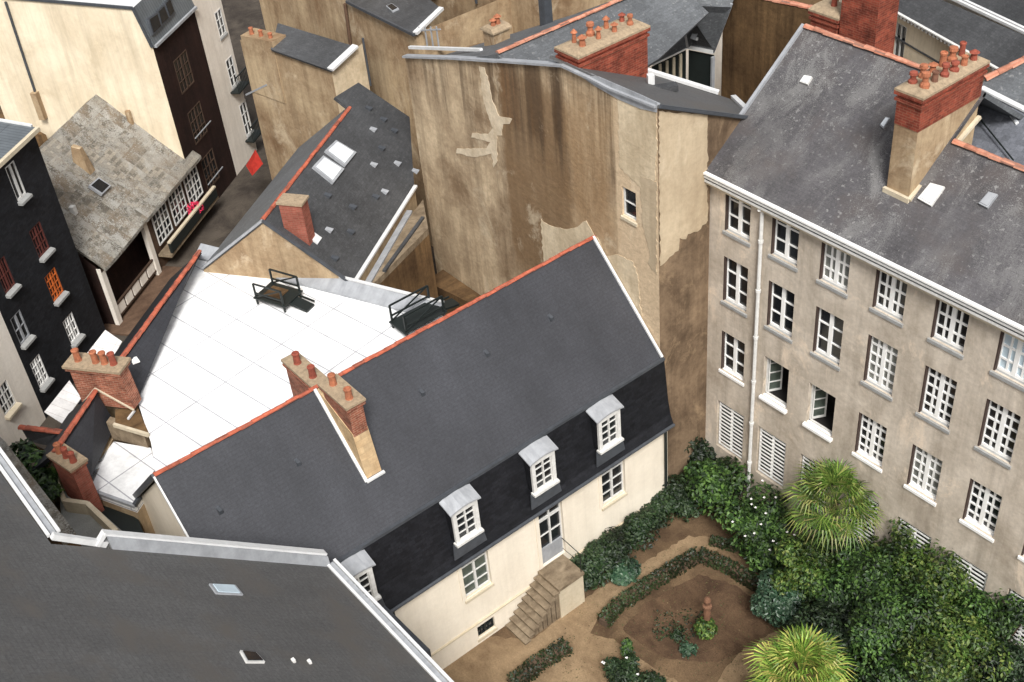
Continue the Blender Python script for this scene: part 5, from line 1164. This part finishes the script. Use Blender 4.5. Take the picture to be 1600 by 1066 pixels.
def fan_palm(px, z, r, label, mat, nf=30, seed=1, tilt=0):
    random.seed(seed); c = onz(*px, z); base = Vector((c.x, c.y, 0)); root = thing('fan_palm', base, label, 'palm tree', 'fan palms in the garden')
    t = MB(); pts = [base+Vector((.05*math.sin(k), .05*math.cos(k*1.3), z*k/6)) for k in range(7)]; t.tube(pts, .15, 10, r2=.12); t.build('trunk', 'bark', root)
    m = MB(); top = pts[-1]
    for i in range(nf):
        a = i*2.39996; el = R(82-105*(i/nf)**.9+random.uniform(-6, 6)); d = Vector((math.cos(a)*math.cos(el), math.sin(a)*math.cos(el), math.sin(el)))
        pl = r*random.uniform(.42, .6); hub = top+d*pl+Z*.05; side = d.cross(Z).normalized() if abs(d.z) < .99 else Vector((1, 0, 0)); upv = side.cross(d).normalized()
        m.beam(top, hub, .022, .014)
        bl = r*random.uniform(.5, .68); nb = 25
        for k in range(nb):
            th = R(-118+236*k/(nb-1)); dd = (d*math.cos(th)+side*math.sin(th)).normalized(); L = bl*(1-.28*abs(th)/R(118)); w_ = .022
            sd = dd.cross(upv).normalized()*w_; lift = upv*(.03 if k % 2 else -.01)
            m1 = hub+dd*L*.6+upv*.04-Z*.05*L+lift; tip = hub+dd*L-Z*(.26+.1*random.random())*L
            m.face([hub-sd*.3, hub+sd*.3, m1+sd, m1-sd]); m.face([m1-sd, m1+sd, tip])
    m.build('fronds', mat, root); return root
def hedge(pxs, w_, h_, label, mat='hedge', n=500):
    pts = [onz(x, y) for x, y in pxs]; root = thing('hedge', pts[0], label, 'hedge', 'low box hedges edging the beds'); m = MB(); core = MB()
    for a, b in zip(pts[:-1], pts[1:]):
        d = b-a; L = d.length; u = d.normalized(); v = Vector((-u.y, u.x, 0)); core.beam(a+Z*h_*.4, b+Z*h_*.4, w_*.7, h_*.75)
        for _ in range(int(n*L)):
            f = random.random(); s_ = random.choice((-1, 1)); top_ = random.random() < .5
            p = a+d*f+(v*random.uniform(-.5, .5)*w_+Z*h_*random.uniform(.85, 1.12) if top_ else v*s_*w_*random.uniform(.42, .58)+Z*h_*random.random())
            nn = Vector((random.gauss(0, .6), random.gauss(0, .6), .7 if top_ else .2))+v*(0 if top_ else s_*.7); nn.normalize(); x_ = nn.cross(Vector((random.gauss(0, 1), random.gauss(0, 1), random.gauss(0, 1)))).normalized(); y_ = nn.cross(x_); k = .04*random.uniform(.7, 1.4)
            m.face([p-x_*k, p-y_*k*.7, p+x_*k, p+y_*k*.7])
    core.build('branches', 'bark', root); m.build('foliage', mat, root); return root
hedge([(942, 978), (968, 950), (1010, 922), (1050, 896), (1092, 872)], .42, .38, 'dark low hedge curving beside the sandy path towards the house corner')
hedge([(1092, 872), (1140, 892), (1190, 925), (1245, 965)], .4, .38, 'dark low hedge running right from the corner behind the pillar')
hedge([(800, 1075), (845, 1040), (888, 1014)], .5, .35, 'short dark hedge at the foot of the picture below the stone stairs')
hedge([(1110, 848), (1160, 862), (1200, 905), (1260, 935)], .3, .25, 'thin low hedge between the corner path and the flowering shrub')
for a in ((925, 878, 1.0, .85, 'dark rounded shrub right beside the stone landing', 'leaf_dark'), (962, 848, 1.1, .9, 'dark glossy shrub second from the stairs along the cream wall', 'leaf_dark'),
          (1000, 815, 1.2, .85, 'dark shrub under the right ground floor window of the mansard house', 'leaf_dark'), (1027, 790, 1.0, .7, 'small dark shrub at the downpipe corner of the mansard house', 'leaf_dark'),
          (975, 890, .4, .65, 'low leafy plant at the path edge in front of the glossy shrubs', 'leaf_grey')):
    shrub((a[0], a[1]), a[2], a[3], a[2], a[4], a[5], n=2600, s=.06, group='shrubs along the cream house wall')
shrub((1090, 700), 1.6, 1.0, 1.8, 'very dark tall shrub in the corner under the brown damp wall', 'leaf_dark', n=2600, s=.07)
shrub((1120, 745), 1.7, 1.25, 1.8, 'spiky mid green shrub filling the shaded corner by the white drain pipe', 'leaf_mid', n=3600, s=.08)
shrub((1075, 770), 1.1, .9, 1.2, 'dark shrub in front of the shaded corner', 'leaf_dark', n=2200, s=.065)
shrub((1185, 805), 1.7, 1.3, 1.8, 'camellia shrub dotted with white flowers beside the palm', 'leaf_mid', n=4800, s=.07, flowers=14)
shrub((1205, 855), 1.2, 1.0, 1.3, 'lower flowering shrub with few white blooms under the camellia', 'leaf_mid', n=2600, s=.07, flowers=8)
BIG = [((1268, 875), 2.3, 1.25, 'leaf_light', 'yellow green leafy tree directly below the upper palm'), ((1345, 895), 2.8, 1.45, 'leaf_mid', 'mid green tree in the middle of the thicket under the palm'),
       ((1425, 862), 3.0, 1.4, 'leaf_light', 'rounded tree covering the louvred shutters right of the palm'), ((1500, 905), 3.1, 1.45, 'leaf_light', 'bright green tree against the apartment wall near the right edge'),
       ((1560, 965), 2.9, 1.2, 'leaf_mid', 'dark tree at the right edge partly covering a louvred shutter'), ((1300, 975), 1.8, 1.25, 'leaf_dark', 'dark tree between the bright palm and the thicket'),
       ((1390, 985), 2.8, 1.5, 'leaf_mid', 'large mid green tree at the bottom centre of the thicket'), ((1480, 1010), 2.8, 1.5, 'leaf_light', 'broad tree at the bottom right of the thicket'), ((1590, 1060), 2.0, 1.3, 'leaf_dark', 'dark tree in the bottom right corner of the picture'),
       ((1400, 1075), 1.8, 1.2, 'leaf_dark', 'dark tree cut by the bottom edge right of the bright palm'), ((1225, 930), 1.2, .9, 'leaf_grey', 'glossy grey green shrub at the left border of the thicket')]
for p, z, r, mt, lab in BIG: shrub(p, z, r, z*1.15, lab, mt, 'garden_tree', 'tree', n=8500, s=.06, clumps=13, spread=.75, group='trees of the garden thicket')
shrub((1548, 905), 3.1, .45, 3.0, 'thin upright conifer tip standing against the apartment wall', 'leaf_mid', 'garden_tree', 'tree', n=1300, s=.07, clumps=5)
fan_palm((1305, 785), 3.6, 1.6, 'green fan palm crown in front of the louvred shutters', 'palm', 34, 3)
fan_palm((1252, 1056), 3.0, 1.5, 'bright yellow green fan palm crown at the bottom edge', 'palm_bright', 36, 5)
random.seed(11)
shrub((980, 1010), .8, .3, 1.2, 'slim upright young conifer beside the round bed', 'leaf_mid', 'young_conifer', 'conifer', n=700, s=.05, clumps=4, spread=.3)
shrub((975, 1045), .5, .75, .6, 'low plant with few white flowers at the bottom of the path', 'leaf_dark', n=1600, s=.06, flowers=4)
shrub((1020, 1068), .4, .6, .5, 'low dark plant cut by the bottom edge below the round bed', 'leaf_dark', n=1000, s=.06)
shrub((1190, 1075), .5, .6, .6, 'low dark plant beside the bright palm trunk', 'leaf_dark', n=900, s=.06)
shrub((1075, 1015), .18, .35, .2, 'tiny grey green herbs in the front of the round bed', 'leaf_grey', 'herb_clump', 'plant', n=420, s=.045, trunk=False)
shrub((1060, 990), .15, .4, .2, 'sprinkled low ground plants left in the round bed', 'leaf_dark', 'herb_clump', 'plant', n=260, s=.04, trunk=False)
for p in ((20, 705), (52, 725), (75, 765)):
    c = onz(*p, 7.3)
g_ = thing('climbing_shrub', G(onz(50, 725, 7.2), 0), 'green shrub growing between the tile topped wall and the brick stacks', 'shrub')
m = MB()
for p, r in (((34, 708), .45), ((50, 724), .5), ((66, 748), .42), ((78, 768), .3)): leaf_cloud(m, onz(*p, 7.7), (r, r, r*.7), 420, .09)
m.build('foliage', 'leaf_mid', g_); MB().tube([abs_loc(g_), abs_loc(g_)+Z*7], .08, 6).build('stem', 'bark', g_)
# ornament: old reddish pillar with ivy
b0 = onz(1104, 990); pil = thing('garden_pillar', b0, 'weathered reddish carved pillar with ivy round its foot in the round bed', 'pillar')
MB().lathe(b0, [(.2, 0), (.2, .12), (.13, .16), (.1, .6), (.12, 1.0), (.09, 1.25), (.15, 1.3), (.15, 1.38), (.08, 1.42), (.09, 1.5), (.12, 1.6), (.09, 1.7), (.02, 1.75)], 10).build('column', 'pillar', pil)
m = MB(); leaf_cloud(m, b0+Z*.5+Vector((.1, -.15, 0)), (.38, .38, .3), 420, .06); m.build('ivy', 'leaf_light', pil)

# leaf litter and ground cover: nobody could count it
m = MB()
for _ in range(1500):
    p = onz(random.uniform(880, 1260), random.uniform(850, 1100)); a = random.uniform(0, 6.28); k = random.uniform(.012, .035); u_q = Vector((math.cos(a), math.sin(a), random.uniform(-.3, .3)))*k; v_q = Vector((-math.sin(a), math.cos(a), random.uniform(-.3, .3)))*k*.6; p = p+Z*.02
    m.face([p-u_q, p-v_q, p+u_q, p+v_q])
tag(m.build('leaf_litter', m_leaf('litter', [(.05, .03, .015), (.1, .07, .03), (.05, .07, .02), (.16, .12, .06)])), 'fallen leaves and crumbs scattered over the garden paths and beds', 'leaf litter', kind='stuff')
m = MB()
for _ in range(90):
    p = onz(random.uniform(1020, 1110), random.uniform(955, 1000)); leaf_cloud(m, p+Z*.03, (.09, .09, .06), 7, .035)
tag(m.build('ground_cover', 'leaf_dark'), 'sparse low ground cover in the middle of the bed left of the pillar', 'ground cover', kind='stuff')
